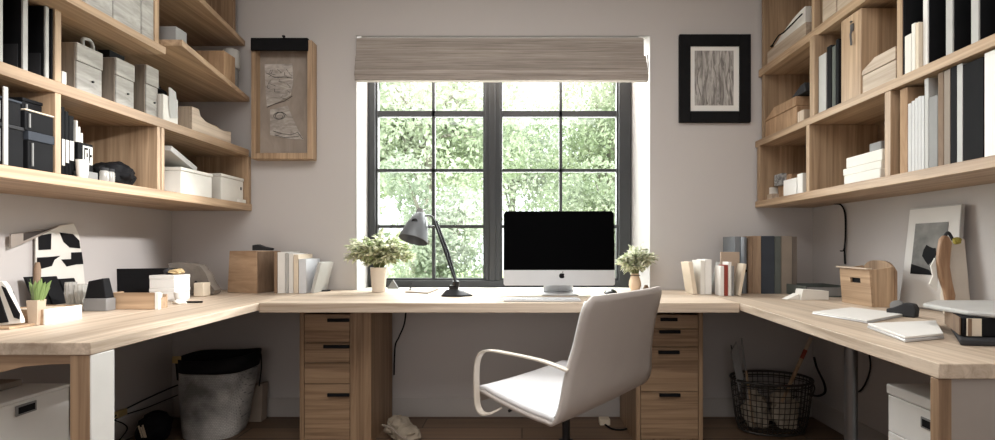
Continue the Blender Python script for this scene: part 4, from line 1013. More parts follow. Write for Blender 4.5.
P('bottom', box(BM(), x0+0.009, x1-0.009, y0+0.009, y1-0.009, D, D+0.006), oak('y'), t, 0)
# hanging cable
b = BM(); tube(b, curve_pts([at_x(834, 203.5, 1.70), at_x(841, 205, 1.715), at_x(845, 214, 1.724), at_x(845.5, 235, 1.724), at_x(844.5, 250, 1.722), at_x(845, 264, 1.724)], 8), 0.0045, 8)
tube(b, curve_pts([at_x(845.5, 240, 1.724), at_x(843.5, 250, 1.71), at_x(840, 251, 1.70)], 6), 0.003, 6)
b2 = S('hanging_cable', b, black, 'thin black cable hanging from the shelf down the wall above the wooden bin', 'cable', bev=0)
# leaning print
t = T('leaning_print', 'white-framed grey print leaning on the wall behind the wrapped ornament', 'picture', (1.68, 1.87, D))
p_bl, p_br, p_tr, p_tl = Vector((1.655, 1.99, D+0.001)), Vector((1.655, 1.735, D+0.001)), Vector((1.702, 1.755, 1.172)), Vector((1.702, 1.99, 1.172))
nrm = Vector((1, 0, -0.11)).normalized()
def lerp4(u, v): return (p_bl*(1-u)+p_br*u)*(1-v)+(p_tl*(1-u)+p_tr*u)*v
def sheet(u0, u1, v0, v1, off, th): return prism(BM(), [lerp4(u0, v0)-nrm*off, lerp4(u1, v0)-nrm*off, lerp4(u1, v1)-nrm*off, lerp4(u0, v1)-nrm*off], nrm*th)
P('backing', sheet(0, 1, 0, 1, 0, 0.014), lightg, t, 0.001)
P('mat', sheet(0.01, 0.99, 0.01, 0.99, 0.0012, 0.001), plain('mat_white', rgb(214, 211, 207), 0.9, var=0.01), t, 0)
phm = plain('grey_photo', rgb(118, 116, 112), 0.6, var=0.55, scale=9)
ph_ = P('print', sheet(0.17, 0.80, 0.33, 0.84, 0.0030, 0.001), phm, t, 0, label='dark grey blurred print')
b = BM()
pp = [lerp4(0.50+0.13*math.cos(k*.5236), 0.53+0.085*math.sin(k*.5236)+0.02*math.sin(k*1.9))-nrm*0.0042 for k in range(12)]
prism(b, pp, nrm*0.001)
prism(b, [lerp4(0.17, 0.33)-nrm*0.0042, lerp4(0.60, 0.33)-nrm*0.0042, lerp4(0.52, 0.38)-nrm*0.0042, lerp4(0.17, 0.43)-nrm*0.0042], nrm*0.001)
P('dark_shape', b, black, ph_, 0)
# wrapped ornament: carved brown paddle with pale paper wrap
oy = 1.655; O = lambda px, py, y=oy: at_y(px, py, y)
t = T('wrapped_ornament', 'cream paper-wrapped ornament with a brown wooden stem and yellow bud', 'ornament', (O(945, 300).x, oy, D))
b = BM(); prism(b, [O(951, 243), O(958, 237), O(965.5, 238.5), O(971, 300), O(969, 316), O(950, 316.2), O(947, 300)], (0, 0.03, 0))
P('paper_wrap', b, plain('wrap_paper', rgb(206, 196, 184), 0.8, var=0.05), t, 0.006)
pa = [O(937, 239), O(940.5, 235.5), O(944.5, 236.5), O(947.5, 243), O(946.5, 252), O(945.5, 266), O(948, 282), O(951, 295), O(950, 303), O(943, 303), O(940.5, 290), O(936, 277), O(934.2, 262), O(935, 250)]
b = BM(); prism(b, pa, (0, 0.016, 0)); b.transform(Matrix.Translation((0, -0.02, 0)))
P('stem', b, streak('carved_wood', rgb(140, 104, 76), rgb(182, 148, 116), 'z', 4, 30, 0.5), t, 0.004, label='brown carved wooden stem')
b = BM(); prism(b, [O(934, 258), O(930, 266), O(932, 276), O(928.5, 284), O(936, 290), O(937.5, 272)], (0, 0.004, 0)); b.transform(Matrix.Translation((0, -0.004, 0)))
P('torn_paper', b, paper, t, 0)
b = BM(); q = O(954, 241); blob(b, (q.x, oy-0.012, q.z), (0.013, 0.012, 0.013), 5.1, 0.3, 2); P('bud', b, plain('bud_yellow', rgb(150, 136, 54), 0.7, var=0.2), t, 0, label='yellow-green bud')
b = BM(); q0, q1 = O(947, 234), O(953, 241); tube(b, curve_pts([O(944, 238), O(948, 232.5), O(953, 240)], 6), 0.005, 8); P('twig', b, darkg, t, 0)
# small dark gadget
t = T('tape_dispenser', 'small dark grey tape dispenser in front of the leaning print', 'tape dispenser', (1.40, 1.70, D))
a, c = at_z(886, 315, D), at_z(910, 317.5, D)
M = Matrix.Translation((a.x, a.y, D)) @ Matrix.Rotation(math.atan2(c.y-a.y, c.x-a.x), 4, 'Z')
b = BM(); prism(b, [M @ Vector(v) for v in ((0, 0, 0), (0.085, 0, 0), (0.088, 0, 0.03), (0.08, 0, 0.048), (0.055, 0, 0.050), (0.02, 0, 0.030), (0.0, 0, 0.024))], M.to_3x3() @ Vector((0, 0.04, 0)))
P('body', b, darkg, t, 0.004)
P('reel', lathe(BM(), M @ Vector((0.028, 0.02, 0.036)), [(0, -0.012), (0.02, -0.012), (0.02, 0.012), (0, 0.012)], 20, M=(M.to_3x3() @ Matrix.Rotation(R(90), 3, 'X'))), midg, t, 0.001)
# slim laptops
def slab4(name, pts, z0, h, label, cat, mat=white, grp=None):
    q = [at_z(px, py, z0) for px, py in pts]
    cen = sum(q, Vector())/4
    t = T(name, label, cat, (cen.x, cen.y, z0), 0, grp)
    P('base', plan(BM(), [(v.x, v.y) for v in q], z0, z0+h*0.5), alum, t, 0.002)
    q2 = [cen+(v-cen)*0.99 for v in q]
    P('lid', plan(BM(), [(v.x, v.y) for v in q2], z0+h*0.5+0.0006, z0+h), mat, t, 0.002)
    return t
slab4('tablet', [(812, 314), (867, 323.5), (907, 316), (851, 309.5)], D, 0.010, 'closed slim white tablet lying beside the wooden bin', 'tablet')
slab4('laptop', [(867, 328), (905, 342.5), (944, 339), (936, 325)], D, 0.016, 'closed white laptop lying close to the dark printer', 'laptop')
# printer with a pale lid
t = T('printer', 'low black desktop printer with a broad pale grey lid', 'printer', (1.38, 1.28, D))
P('base_tray', plan(BM(), [(1.13, 1.17), (1.62, 1.10), (1.66, 1.42), (1.33, 1.41)], D, D+0.016), darkg, t, 0.004)
P('body', plan(BM(), [(1.165, 1.20), (1.60, 1.15), (1.62, 1.40), (1.30, 1.39)], D+0.0165, D+0.068), black, t, 0.004)
b = BM(); prism(b, [(1.167, 1.206, D+0.02), (1.296, 1.387, D+0.02), (1.296, 1.387, D+0.066), (1.167, 1.206, D+0.066)], (-0.004, 0, 0)); P('side_panel', b, brown, t, 0, label='brown side panel')
b = BM(); prism(b, [(1.172, 1.196, D+0.02), (1.205, 1.192, D+0.02), (1.205, 1.192, D+0.066), (1.172, 1.196, D+0.066)], (0, -0.003, 0)); P('front_panel', b, cream, t, 0, label='cream front panel')
b = BM()
prism(b, [(1.172, 1.1925, D+0.02), (1.180, 1.1915, D+0.02), (1.180, 1.1915, D+0.066), (1.172, 1.1925, D+0.066)], (0, -0.002, 0))
P('stripe', b, brown, t, 0, label='brown stripe')
P('lid', plan(BM(), [(1.232, 1.395), (1.20, 1.22), (1.26, 1.15), (1.62, 1.10), (1.665, 1.36), (1.60, 1.47), (1.34, 1.475)], D+0.0685, D+0.082), lightg, t, 0.005, label='pale grey lid')

# ------------------------------------------------------------------ things on the wall-side desk (tray-frame side)
# folded paper art leaning on the wall
t = T('paper_art', 'large folded white paper with black patches leaning on the wall', 'paper art', (-2.06, 2.0, D))
X = -2.062
W = lambda px, py, x=X: at_x(px, py, x)
b = BM(); prism(b, [W(36, 236), W(48, 231), W(60, 225.5), W(74, 223.5), W(79.5, 236), W(82, 255), W(84, 272), W(86, 293), W(36, 300)], (-0.006, 0, 0))
P('sheet', b, paper, t, 0.001)
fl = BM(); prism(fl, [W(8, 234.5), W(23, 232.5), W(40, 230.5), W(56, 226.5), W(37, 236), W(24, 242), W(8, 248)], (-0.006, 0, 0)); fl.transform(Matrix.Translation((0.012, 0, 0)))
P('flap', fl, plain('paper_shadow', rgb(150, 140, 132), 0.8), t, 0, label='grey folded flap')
b = BM(); prism(b, [W(24, 232.8, X+0.014), W(40, 230.8, X+0.014), W(54, 227.6, X+0.014), W(37, 235, X+0.014), W(24, 240.8, X+0.014)], (-0.0015, 0, 0)); P('patch', b, plain('brown_black', rgb(52, 44, 40), 0.7), t, 0)
for poly in ([(38.5, 235.5), (51.5, 233.5), (51, 249.5), (39, 250)], [(60, 232.5), (73, 234), (79.5, 240.5), (80.5, 248.5), (70, 247.5), (64, 242)], [(37.5, 257.5), (48, 257), (60.5, 255.8), (54.5, 260), (52, 266), (37, 270)], [(71.5, 252.5), (81.8, 252), (83.5, 264), (76, 264.5), (67, 266.5), (61.5, 259.5), (71.5, 259)]):
    b = BM(); prism(b, [W(px, py, X+0.003) for px, py in poly], (-0.002, 0, 0)); P('patch', b, black, t, 0, label='black patch')
gbn = 'black notebooks leaning on the wall'
for pa, pb, pt, lab in ((38, 53, 277, 'black notebook leaning on the wall behind the green succulent'), (54, 69, 277, 'black notebook leaning on the wall behind the ribbed glass tumbler'), (71, 86, 279, 'black notebook leaning on the wall lowest behind the two tumblers')):
    xw = -1.985; z1 = H+(CY-pt)*xw/(pa-CX)
    y0, y1 = sx(pa, xw), sx(pb, xw)-0.003
    t = T('notebook', lab, 'notebook', (xw, (y0+y1)/2, D), 0, gbn)
    P('cover', prism(BM(), [(xw, y0, D), (xw, y1, D), (xw-0.05, y1, z1), (xw-0.05, y0, z1)], (-0.012, 0, 0)), black, t, 0.001)
    P('pages', prism(BM(), [(xw-0.002-0.004, y0+0.002, D+0.001), (xw-0.006, y1+0.001, D+0.001), (xw-0.055, y1+0.001, z1-0.002), (xw-0.055, y0+0.002, z1-0.002)], (-0.003, 0, 0)), paper, t, 0)
# grey pad and striped panel
xw = -1.78; y0, y1 = sx(3, xw), sx(20.5, xw)
t = T('desk_pad', 'rounded slate grey pad standing behind the wooden planter', 'pad', (xw, (y0+y1)/2, D))
P('pad', prism(BM(), [(xw-0.02*(z>D+0.02), y, z) for y, z in [(y0+0.002, D), (y1-0.002, D), (y1, D+0.07)]+[(y1-0.012+0.012*math.cos(R(90*k/5)), D+0.09+0.012*math.sin(R(90*k/5))) for k in range(6)]+[(y0+0.012-0.012*math.sin(R(90*k/5)), D+0.09+0.012*math.cos(R(90*k/5))) for k in range(6)]], (-0.03, 0, 0)), slate, t, 0.004)
t = T('striped_panel', 'white panel with black stripes on a thin wooden foot at the photo edge', 'art panel', (-1.72, 1.43, D))
yp = 1.425; A = lambda px, py, y=yp: at_y(px, py, y)
P('panel', prism(BM(), [A(-14, 281), A(2, 281.5), A(6, 286), A(20.5, 319), A(21, 323), A(-14, 327)], (0, 0.012, 0)), paper, t, 0.001)
for poly in ([(2.5, 286), (6, 288), (20.5, 314), (20, 319), (15, 317.5)], [(-12, 283), (-4, 283), (9, 322), (-2, 323.5)]):
    P('stripe', prism(BM(), [A(px, py)+Vector((0, -0.0035, 0)) for px, py in poly], (0, 0.003, 0)), black, t, 0, label='black stripe')
q0, q1 = A(-14, 327), A(20, 323)
P('foot', box(BM(), q0.x, q1.x, yp-0.03, yp+0.05, D, D+0.008), oak('x'), t, 0.001)
# planter with succulent
a = at_z(31.5, 326, D)
t = T('succulent_planter', 'chunky green succulent in a tapered square beige planter with a brown stake', 'plant', (a.x-0.006, a.y+0.02, D), R(8))
b = BM(); hh = 0.082
for (r0, r1, z0, z1) in ((0.0125, 0.0165, 0, hh),):
    s2 = math.sqrt(2)
    lathe(b, (0, 0, 0), [(r0*s2, 0), (r1*s2, hh), ((r1-0.003)*s2, hh), ((r1-0.004)*s2, hh-0.012), (0, hh-0.012)], 4, rot=R(45))
pl = P('pot', b, plain('beige_planter', rgb(182, 162, 142), 0.55, var=0.08), t, 0.001, local=True)
b = BM(); random.seed(9)
for k in range(15):
    an = random.uniform(0, 6.28); tl = random.uniform(0.25, 1.0)
    p0 = Vector((math.cos(an)*0.006+0.005, math.sin(an)*0.006, hh-0.012)); p2 = Vector((math.cos(an)*0.042*tl+0.020, math.sin(an)*0.035*tl, hh+random.uniform(0.035, 0.075)))
    pm = (p0+p2)/2+Vector((0, 0, 0.012)); tube(b, curve_pts([p0, pm, p2], 5), [0.004, 0.005, 0.0062, 0.007, 0.0072, 0.007, 0.006, 0.005, 0.0036, 0.002, 0.0006], 7)
P('leaf', b, plain('succulent_green', rgb(112, 134, 78), 0.5, var=0.25), t, 0, local=True, label='bright green fleshy leaves')
b = BM(); tube(b, [(-0.004, 0.004, hh-0.02), (-0.002, 0.006, hh+0.10), (-0.001, 0.006, hh+0.122)], [0.0085, 0.009, 0.005], 10); P('stake', b, brown, t, 0, local=True, label='brown wooden stake')
b = BM(); tube(b, curve_pts([(-0.012, 0.0, hh-0.015), (-0.016, 0.004, hh+0.03), (-0.024, 0.008, hh+0.068)], 6), [0.0025-0.00013*i for i in range(13)], 6); P('blade', b, plain('thin_leaf', rgb(96, 120, 72), 0.6), t, 0, local=True)
random.seed(77)
# white tray + cup tray + tumblers
t = T('white_tray', 'small white wooden tray beside the succulent planter', 'tray', (-1.60, 1.55, D))
xf = -1.556; y0, y1 = sx(45, xf), sx(82, xf); hh = 0.050; xb = -1.70
P('front', box(BM(), xf-0.006, xf, y0, y1, D, D+hh), white, t, 0.001)
b = BM(); box(b, xb, xf-0.0062, y0, y0+0.006, D, D+hh); box(b, xb, xf-0.0062, y1-0.006, y1, D, D+hh); box(b, xb, xb+0.006, y0+0.006, y1-0.006, D, D+hh); box(b, xb+0.006, xf-0.0062, y0+0.006, y1-0.006, D, D+0.006)
P('tray', b, oak('y'), t, 0.001)
P('lining', box(BM(), xb+0.007, xf-0.008, y0+0.007, y1-0.007, D+0.0062, D+0.046), cream, t, 0)
for i, (px, pt, pb, w_) in enumerate(((71, 279, 301, 10.0), (80.5, 282.5, 302, 12.5))):
    yy = 1.86+0.015*i; xq = (px-CX)*yy/F
    s_ = yy/F; hq = (pb-pt)*s_
    t = T('glass_tumbler', ['slim ribbed glass tumbler, the taller of two by the black notebooks', 'wider ribbed glass tumbler beside the slanted black case'][i], 'glass', (xq, yy, D+0.02), 0, 'ribbed glass tumblers')
    b = BM(); r_ = w_*s_/2; seg = 48
    prof = [(0, 0), (r_*0.62, 0), (r_*0.72, hq*0.08), (r_*1.0, hq*0.5), (r_*0.88, hq), (r_*0.82, hq), (r_*0.93, hq*0.5), (r_*0.64, hq*0.1), (0, hq*0.08)]
    lathe(b, (0, 0, 0), prof, seg)
    for v in b.verts:
        rr = math.hypot(v.co.x, v.co.y)
        if rr > 1e-4:
            an = math.atan2(v.co.y, v.co.x); k = 1+0.06*math.cos(an*12); v.co.x *= k; v.co.y *= k
    P('tumbler', b, glassy, t, 0, local=True)
b = BM(); plan(b, [(-1.90, 1.80), (-1.755, 1.80), (-1.755, 1.93), (-1.90, 1.93)], D, D+0.019)
S('coaster_tray', b, cream, 'low cream tray under the two ribbed tumblers', 'tray')
# slanted black case on grey block
t = T('desk_organizer', 'slanted black case on a grey block beside the ribbed tumblers', 'organizer', (-1.69, 1.816, D))
xq0, xq1 = -1.738, -1.645
P('block', box(BM(), xq0, xq1, 1.795, 1.838, D, D+0.050), midg, t, 0.003)
b = BM(); _faces(b, [Vector(v) for v in ((xq0+0.004, 1.797, D+0.0505), (xq1-0.004, 1.797, D+0.0505), (xq1-0.004, 1.836, D+0.0505), (xq0+0.004, 1.836, D+0.0505), (xq0+0.016, 1.80, D+0.118), (xq1-0.018, 1.80, D+0.130), (xq1-0.018, 1.83, D+0.130), (xq0+0.016, 1.83, D+0.118))], [(0,3,2,1),(4,5,6,7),(0,1,5,4),(1,2,6,5),(2,3,7,6),(3,0,4,7)])
P('case', b, black, t, 0.003)
# black standing folder
yp = 2.33; A = lambda px, py, y=yp: at_y(px, py, y)
b = BM(); prism(b, [A(116.5, 268.8), A(176, 268), A(176, 296), A(117.5, 297)], (0, 0.010, 0))
for v in b.verts: v.co.z = max(v.co.z, D)
S('folder', b, black, 'wide black folder standing upright behind the white box stack', 'folder')
# wood tray
t = T('wood_tray', 'low pale wood tray with a white end in front of the white boxes', 'tray', (-1.59, 1.88, D))
yp = 1.845; a, c = at_z(109, 309.5, D), at_z(155, 309.5, D)
x0, x1 = a.x, c.x; hh = 0.068
b = BM(); box(b, x0, x1, yp, yp+0.008, D, D+hh); box(b, x0, x1, yp+0.060, yp+0.066, D, D+hh-0.012); box(b, x0, x0+0.008, yp+0.008, yp+0.060, D, D+hh); box(b, x1-0.008, x1, yp+0.016, yp+0.060, D, D+0.045); box(b, x0+0.008, x1-0.008, yp+0.008, yp+0.060, D, D+0.006)
P('tray', b, oak('x'), t, 0.001)
P('end_panel', box(BM(), x1+0.0004, x1+0.015, yp-0.002, yp+0.012, D, D+hh+0.002), white, t, 0.001, label='white end panel')
S('paper_pad', box(BM(), x0+0.012, x1-0.012, yp+0.012, yp+0.054, D+0.008, D+0.062), paper, 'white paper pad filling the low pale wood tray', 'paper pad')
# stacked white boxes
x0, x1, y0, y1 = -1.75, -1.632, 2.13, 2.23
for i, (z0, z1, lab) in enumerate(((D, D+0.060, 'lower of two white boxes stacked behind the wood tray'), (D+0.0605, D+0.121, 'upper of two white boxes stacked behind the wood tray'))):
    t = T('white_box', lab, 'box', ((x0+x1)/2, (y0+y1)/2, z0), 0, 'white boxes stacked on the desk')
    P('carton', box(BM(), x0-0.02*i*0, x1, y0, y1, z0, z1-0.018), white, t, 0.002)
    P('lid', box(BM(), x0-0.001, x1+0.001, y0-0.001, y1+0.001, z1-0.0176, z1), white, t, 0.002)
a = at_z(175, 303.5, D)
t = T('mug', 'small white beaker standing in front of the stacked white boxes', 'cup', (a.x+0.004, a.y+0.03, D))
P('cup', lathe(BM(), (0, 0, 0), [(0, 0), (0.018, 0), (0.021, 0.006), (0.028, 0.050), (0.0255, 0.050), (0.019, 0.008), (0, 0.007)], 26), white, t, 0, local=True)
b = BM(); blob(b, (a.x+0.03, a.y-0.012, D+0.008), (0.032, 0.018, 0.012), 2.2, 0.5, 2, flatz=D); S('paper_scrap', b, paper, 'crumpled white paper scrap by the small white beaker', 'paper', bev=0)
b = BM(); tube(b, [(a.x-0.05, a.y+0.01, D+0.005), (a.x+0.055, a.y+0.018, D+0.005)], 0.0045, 8); b.transform(Matrix.Translation((0.055, 0.0, 0))); S('pen', b, black, 'black pen lying beside the crumpled paper scrap', 'pen', bev=0)
# grey slouchy bag with things
t = T('felt_bag', 'slouched grey felt bag lying in the desk corner by the white boxes', 'bag', (-1.70, 2.42, D))
yp = 2.40; A = lambda px, py, y=yp: at_y(px, py, y)
b = BM(); prof = [(168, 262.5), (178, 261.5), (190, 263), (199, 266), (205, 274), (210, 284), (215, 290), (213, 294), (203, 297), (184, 298.5), (168, 298.5)]
prism(b, [A(px, py) for px, py in prof], (0, 0.05, 0))
bmesh.ops.subdivide_edges(b, edges=b.edges[:], cuts=2, use_grid_fill=True)
for v in b.verts:
    v.co += Vector((noise.noise(v.co*9)*0.010, noise.noise(v.co*9+Vector((5, 0, 0)))*0.012, noise.noise(v.co*8+Vector((0, 7, 0)))*0.010)); v.co.z = max(v.co.z, D+0.003)
P('body', b, felt, t, 0)
b = BM(); tube(b, curve_pts([A(196, 281, 2.385), A(194, 288, 2.385), A(195, 292.5, 2.385)], 6), 0.005, 8); P('strap', b, black, t, 0)
b = BM(); a = A(195, 295, 2.33); c = A(205, 283.5, 2.33); box(b, a.x, c.x, 2.318, 2.372, D, c.z+0.004)
S('cream_box', b, cream, 'small cream gift box in front of the felt bag', 'box', bev=0.004)
b = BM(); a = A(176, 275, 2.20); blob(b, (-1.665, 2.19, D+0.135), (0.034, 0.026, 0.014), 7.7, 0.4, 3, flatz=D+0.1225); S('paper_scrap', b, plain('gold_paper', rgb(190, 166, 124), 0.6, var=0.2), 'crumpled golden paper lying on the upper white box', 'paper', bev=0)
b = BM(); blob(b, (-1.71, 2.20, D+0.135), (0.022, 0.03, 0.018), 9.7, 0.3, 2, flatz=D+0.1225); S('eraser', b, darkg, 'small dark lump beside the golden paper on the white box', 'eraser', bev=0)

# ------------------------------------------------------------------ chair
yaw = math.atan2(0.67, -0.74)
t = T('office_chair', 'white shell swivel office chair with a looped armrest turned from the desk', 'chair', (0.308, 1.676, 0), yaw)
prof = curve_pts([(0.422, 0.395), (0.416, 0.425), (0.380, 0.447), (0.29, 0.440), (0.16, 0.430), (0.05, 0.428), (-0.005, 0.440), (-0.038, 0.49), (-0.058, 0.60), (-0.085, 0.72), (-0.120, 0.850)], 6)
def hw(k):
    u = k/(len(prof)-1)
    if u < 0.5: return 0.254+0.040*math.sin(u*math.pi)**1.5
    v = (u-0.5)/0.5
    w = 0.280+0.034*math.sin(min(1, (v+0.12)/0.87)*math.pi) - 0.012*v
    if v > 0.90: w -= 0.034*(1-math.sqrt(max(0, 1-((v-0.90)/0.10)**2)))
    return w
def shell(nu, scale=1.0, k0=0, k1=None, lift=0.0):
    b = BM(); rows = []; k1 = len(prof) if k1 is None else k1
    for k in range(k0, k1):
        x, z_ = prof[k].x, prof[k].y
        a_ = prof[min(k+1, len(prof)-1)]-prof[max(k-1, 0)]; nx, nz = -a_.y, a_.x
        l = math.hypot(nx, nz); nx, nz = -nx/l, -nz/l
        if nz < -0.5 or (nx < 0 and abs(nz) < 0.5): pass
        row = []
        for i in range(nu+1):
            u = -1+2*i/nu; bend = 0.022*abs(u)**2.4
            uu = k/(len(prof)-1)
            seatf = max(0.0, 1-uu/0.55); backf = min(1.0, max(0, (uu-0.5)/0.3))
            row.append(b.verts.new((x+bend*backf+nx*lift, u*hw(k)*scale, z_+bend*seatf*0.5+nz*lift)))
        rows.append(row)
    for A_, B_ in zip(rows, rows[1:]):
        for i in range(nu): b.faces.new((A_[i], A_[i+1], B_[i+1], B_[i]))
    return b
# direction of the sitter side: up for the seat, forward for the back
def shell_in(nu, scale, k0, k1, lift):
    b = BM(); rows = []
    for k in range(k0, k1):
        a_ = prof[min(k+1, len(prof)-1)]-prof[max(k-1, 0)]
        n_ = Vector((a_.y, -a_.x)).normalized()
        row = []
        for i in range(nu+1):
            u = -1+2*i/nu; bend = 0.022*abs(u*scale)**2.4; uu = k/(len(prof)-1)
            seatf = max(0.0, 1-uu/0.55); backf = min(1.0, max(0, (uu-0.5)/0.3))
            row.append(b.verts.new((prof[k].x+bend*backf+n_.x*lift, u*hw(k)*scale, prof[k].y+bend*seatf*0.5+n_.y*lift)))
        rows.append(row)
    for A_, B_ in zip(rows, rows[1:]):
        for i in range(nu): b.faces.new((A_[i], A_[i+1], B_[i+1], B_[i]))
    return b
P('shell', shell_in(16, 1.0, 0, len(prof), 0.0), shellm, t, 0, local=True, solid=0.012, label='taupe-white moulded shell')
P('seat_pad', shell_in(16, 0.965, 3, len(prof)//2+6, 0.014), padm, t, 0, local=True, solid=0.014, label='white seat pad')
P('back_pad', shell_in(16, 0.965, len(prof)//2+7, len(prof)-1, 0.012), padm, t, 0, local=True, solid=0.010, label='white back pad')
edge = plain('chair_edge', rgb(214, 204, 192), 0.4, var=0.02)
for s_ in (1,):
    yy = s_*0.302
    pts = curve_pts([(-0.045, s_*0.292, 0.615), (0.00, yy, 0.626), (0.07, yy, 0.632), (0.20, yy, 0.632), (0.295, yy, 0.628), (0.338, yy, 0.616), (0.362, yy, 0.588), (0.372, yy, 0.54), (0.372, yy, 0.47), (0.366, yy, 0.415), (0.342, yy, 0.390), (0.30, yy, 0.398), (0.27, s_*0.27, 0.418)], 6)
    P('armrest', tube(BM(), pts, 0.0, flat=(0.0032, 0.0125)), edge, t, 0.001, local=True, label='pale looped armrest band')
b = BM(); lathe(b, (0.18, 0, 0), [(0.03, 0.10), (0.03, 0.24), (0.016, 0.245), (0.016, 0.39), (0.06, 0.395), (0.07, 0.412), (0, 0.412)], 20)
P('column', b, darkmet, t, 0, local=True)
b = BM(); box(b, 0.06, 0.30, -0.06, 0.06, 0.40, 0.417); tube(b, [(0.20, 0.02, 0.405), (0.27, 0.20, 0.40), (0.29, 0.215, 0.385)], 0.006, 8)
P('mechanism', b, darkmet, t, 0.003, local=True)
hub = BM(); lathe(hub, (0.18, 0, 0), [(0.045, 0.065), (0.048, 0.10), (0.032, 0.112), (0, 0.112)], 20)
bs = P('base', hub, darkmet, t, 0, local=True)
for k in range(5):
    an = 2*math.pi*k/5+0.35; d = Vector((math.cos(an), math.sin(an), 0)); o_ = Vector((0.18, 0, 0))
    b = BM(); tube(b, [o_+d*0.03+Vector((0, 0, 0.088)), o_+d*0.17+Vector((0, 0, 0.080)), o_+d*0.295+Vector((0, 0, 0.066))], [0.021, 0.017, 0.012], 10)
    P('foot_spoke', b, darkmet, bs, 0, local=True)
    c_ = o_+d*0.295; s_v = Vector((-d.y, d.x, 0)); b = BM()
    for q_ in (-1, 1):
        Mq = Matrix.Translation(c_+s_v*0.013*q_+Vector((0, 0, 0.0275))) @ s_v.to_track_quat('Z', 'Y').to_matrix().to_4x4()
        lb_ = BM(); lathe(lb_, (0, 0, 0), [(0, -0.009), (0.024, -0.009), (0.027, -0.005), (0.027, 0.005), (0.024, 0.009), (0, 0.009)], 18); lb_.transform(Mq)
        me_ = bpy.data.meshes.new('tmp'); lb_.to_mesh(me_); lb_.free(); b.from_mesh(me_); bpy.data.meshes.remove(me_)
    tube(b, [c_+Vector((0, 0, 0.028)), c_+Vector((0, 0, 0.066))], 0.006, 8)
    P('caster', b, black, bs, 0, local=True)

# ------------------------------------------------------------------ floor things
# white storage box under the desk
t = T('storage_chest', 'white lidded storage chest with a dark slot handle under the desk', 'storage chest', (-1.72, 1.55, 0))
x0, x1, y0, y1, zt = -2.02, -1.512, 1.25, 1.515, 0.55
P('body', box(BM(), x0, x1, y0, y1, 0.001, zt-0.012), white, t, 0.003)
P('lid', box(BM(), x0-0.002, x1+0.002, y0-0.002, y1+0.002, zt-0.0115, zt), white, t, 0.003)
a, c = at_x(14.5, 411, x1), at_x(35.5, 403, x1)
b = BM(); box(b, x1, x1+0.005, a.y, c.y, 0.498, 0.530)
hp = P('handle', b, midg, t, 0.002, label='grey-framed slot handle'); b = BM(); box(b, x1+0.005, x1+0.0056, a.y+0.006, c.y-0.006, 0.504, 0.524); P('slot', b, black, hp, 0)
S('paper_stack', box(BM(), -1.98, -1.64, 1.29, 1.49, zt+0.001, zt+0.022), taupe, 'flat taupe folder pile lying on the white storage chest', 'papers', bev=0.003)
# white drawer unit by the end panel
t = T('drawer_cabinet', 'low white drawer cabinet with slot handles under the desk end', 'drawer cabinet', (1.3, 1.2, 0))
x0, x1, y0, y1, zt = 1.09, 1.60, 1.06, 1.352, 0.598
P('carcass', box(BM(), x0+0.014, x1, y0, y1, 0.001, zt-0.03), white, t, 0.002)
P('top', box(BM(), x0-0.002, x1, y0-0.003, y1+0.004, zt-0.0295, zt), white, t, 0.004)
for k, (z0, z1) in enumerate(((0.46, 0.566), (0.335, 0.458), (0.17, 0.333), (0.01, 0.168))):
    f = P('drawer', box(BM(), x0, x0+0.0135, y0+0.002, y1-0.002, z0, z1), white, t, 0.002)
    yc = 1.205 if k == 0 else 1.20
    b = BM(); box(b, x0-0.004, x0-0.0003, yc-0.032, yc+0.032, z1-0.052, z1-0.022); hp = P('handle', b, midg, f, 0.002)
    b = BM(); box(b, x0-0.0048, x0-0.0042, yc-0.026, yc+0.026, z1-0.047, z1-0.027); P('slot', b, black, hp, 0)
b = BM(); blob(b, (1.30, 1.22, zt+0.012), (0.16, 0.11, 0.03), 4.4, 0.2, 3, flatz=zt+0.001); S('linen_cloth', b, lightg, 'rumpled pale cloth lying on the low white drawer cabinet', 'cloth', bev=0)

# fabric bin with black rim
ty = 2.47
t = T('waste_bin', 'grey woven fabric bin with a black rim and brass clip', 'bin', ((219-CX)*ty/F, ty, 0))
sB = F/ty; zb_t = H+(CY-352)/sB
def bin_ring(z, xl, xr, ry):
    cx_, rx = ((xl+xr)/2-CX)/sB+0.020, (xr-xl)/2/sB*0.82; out = []
    for k in range(40):
        a_ = 2*math.pi*k/40; cs, sn = math.cos(a_), math.sin(a_); p = 0.62
        out.append(Vector((cx_+rx*math.copysign(abs(cs)**p, cs), ty+ry*math.copysign(abs(sn)**p, sn), z)))
    return out
def loft(rings, close_bottom=True):
    b = BM(); R_ = [[b.verts.new(v) for v in r] for r in rings]
    for A_, B_ in zip(R_, R_[1:]):
        n_ = len(A_)
        for k in range(n_): b.faces.new((A_[k], A_[(k+1) % n_], B_[(k+1) % n_], B_[k]))
    if close_bottom: b.faces.new(R_[0][::-1])
    return b
def wob(rings, amp, f=7):
    for r in rings:
        for v in r:
            n_ = noise.noise(Vector((v.x*f, v.y*f, v.z*f))); v.x += n_*amp; v.y += noise.noise(Vector((v.y*f, v.x*f+9, v.z*f)))*amp
    return rings
zr = H+(CY-368)/sB
rings = [bin_ring(0.001, 181, 243, 0.11), bin_ring(0.05, 180, 246, 0.118), bin_ring(0.15, 179, 248, 0.124), bin_ring(0.25, 179, 251, 0.13), bin_ring(zr, 178.5, 255, 0.135)]
P('body', loft(wob(rings, 0.010)), weave_mat('bin_weave', rgb(178, 176, 173), rgb(190, 188, 185), 0.012, 0.009), t, 0, solid=0.004)
rings = [bin_ring(zr+0.004, 178, 255.5, 0.137), bin_ring(zr+0.03, 177.5, 256.5, 0.139), bin_ring(H+(CY-353)/sB, 176.5, 258, 0.141)]
for r in rings[1:]:
    for v in r: v.z += 0.012*math.sin(v.x*9+1)
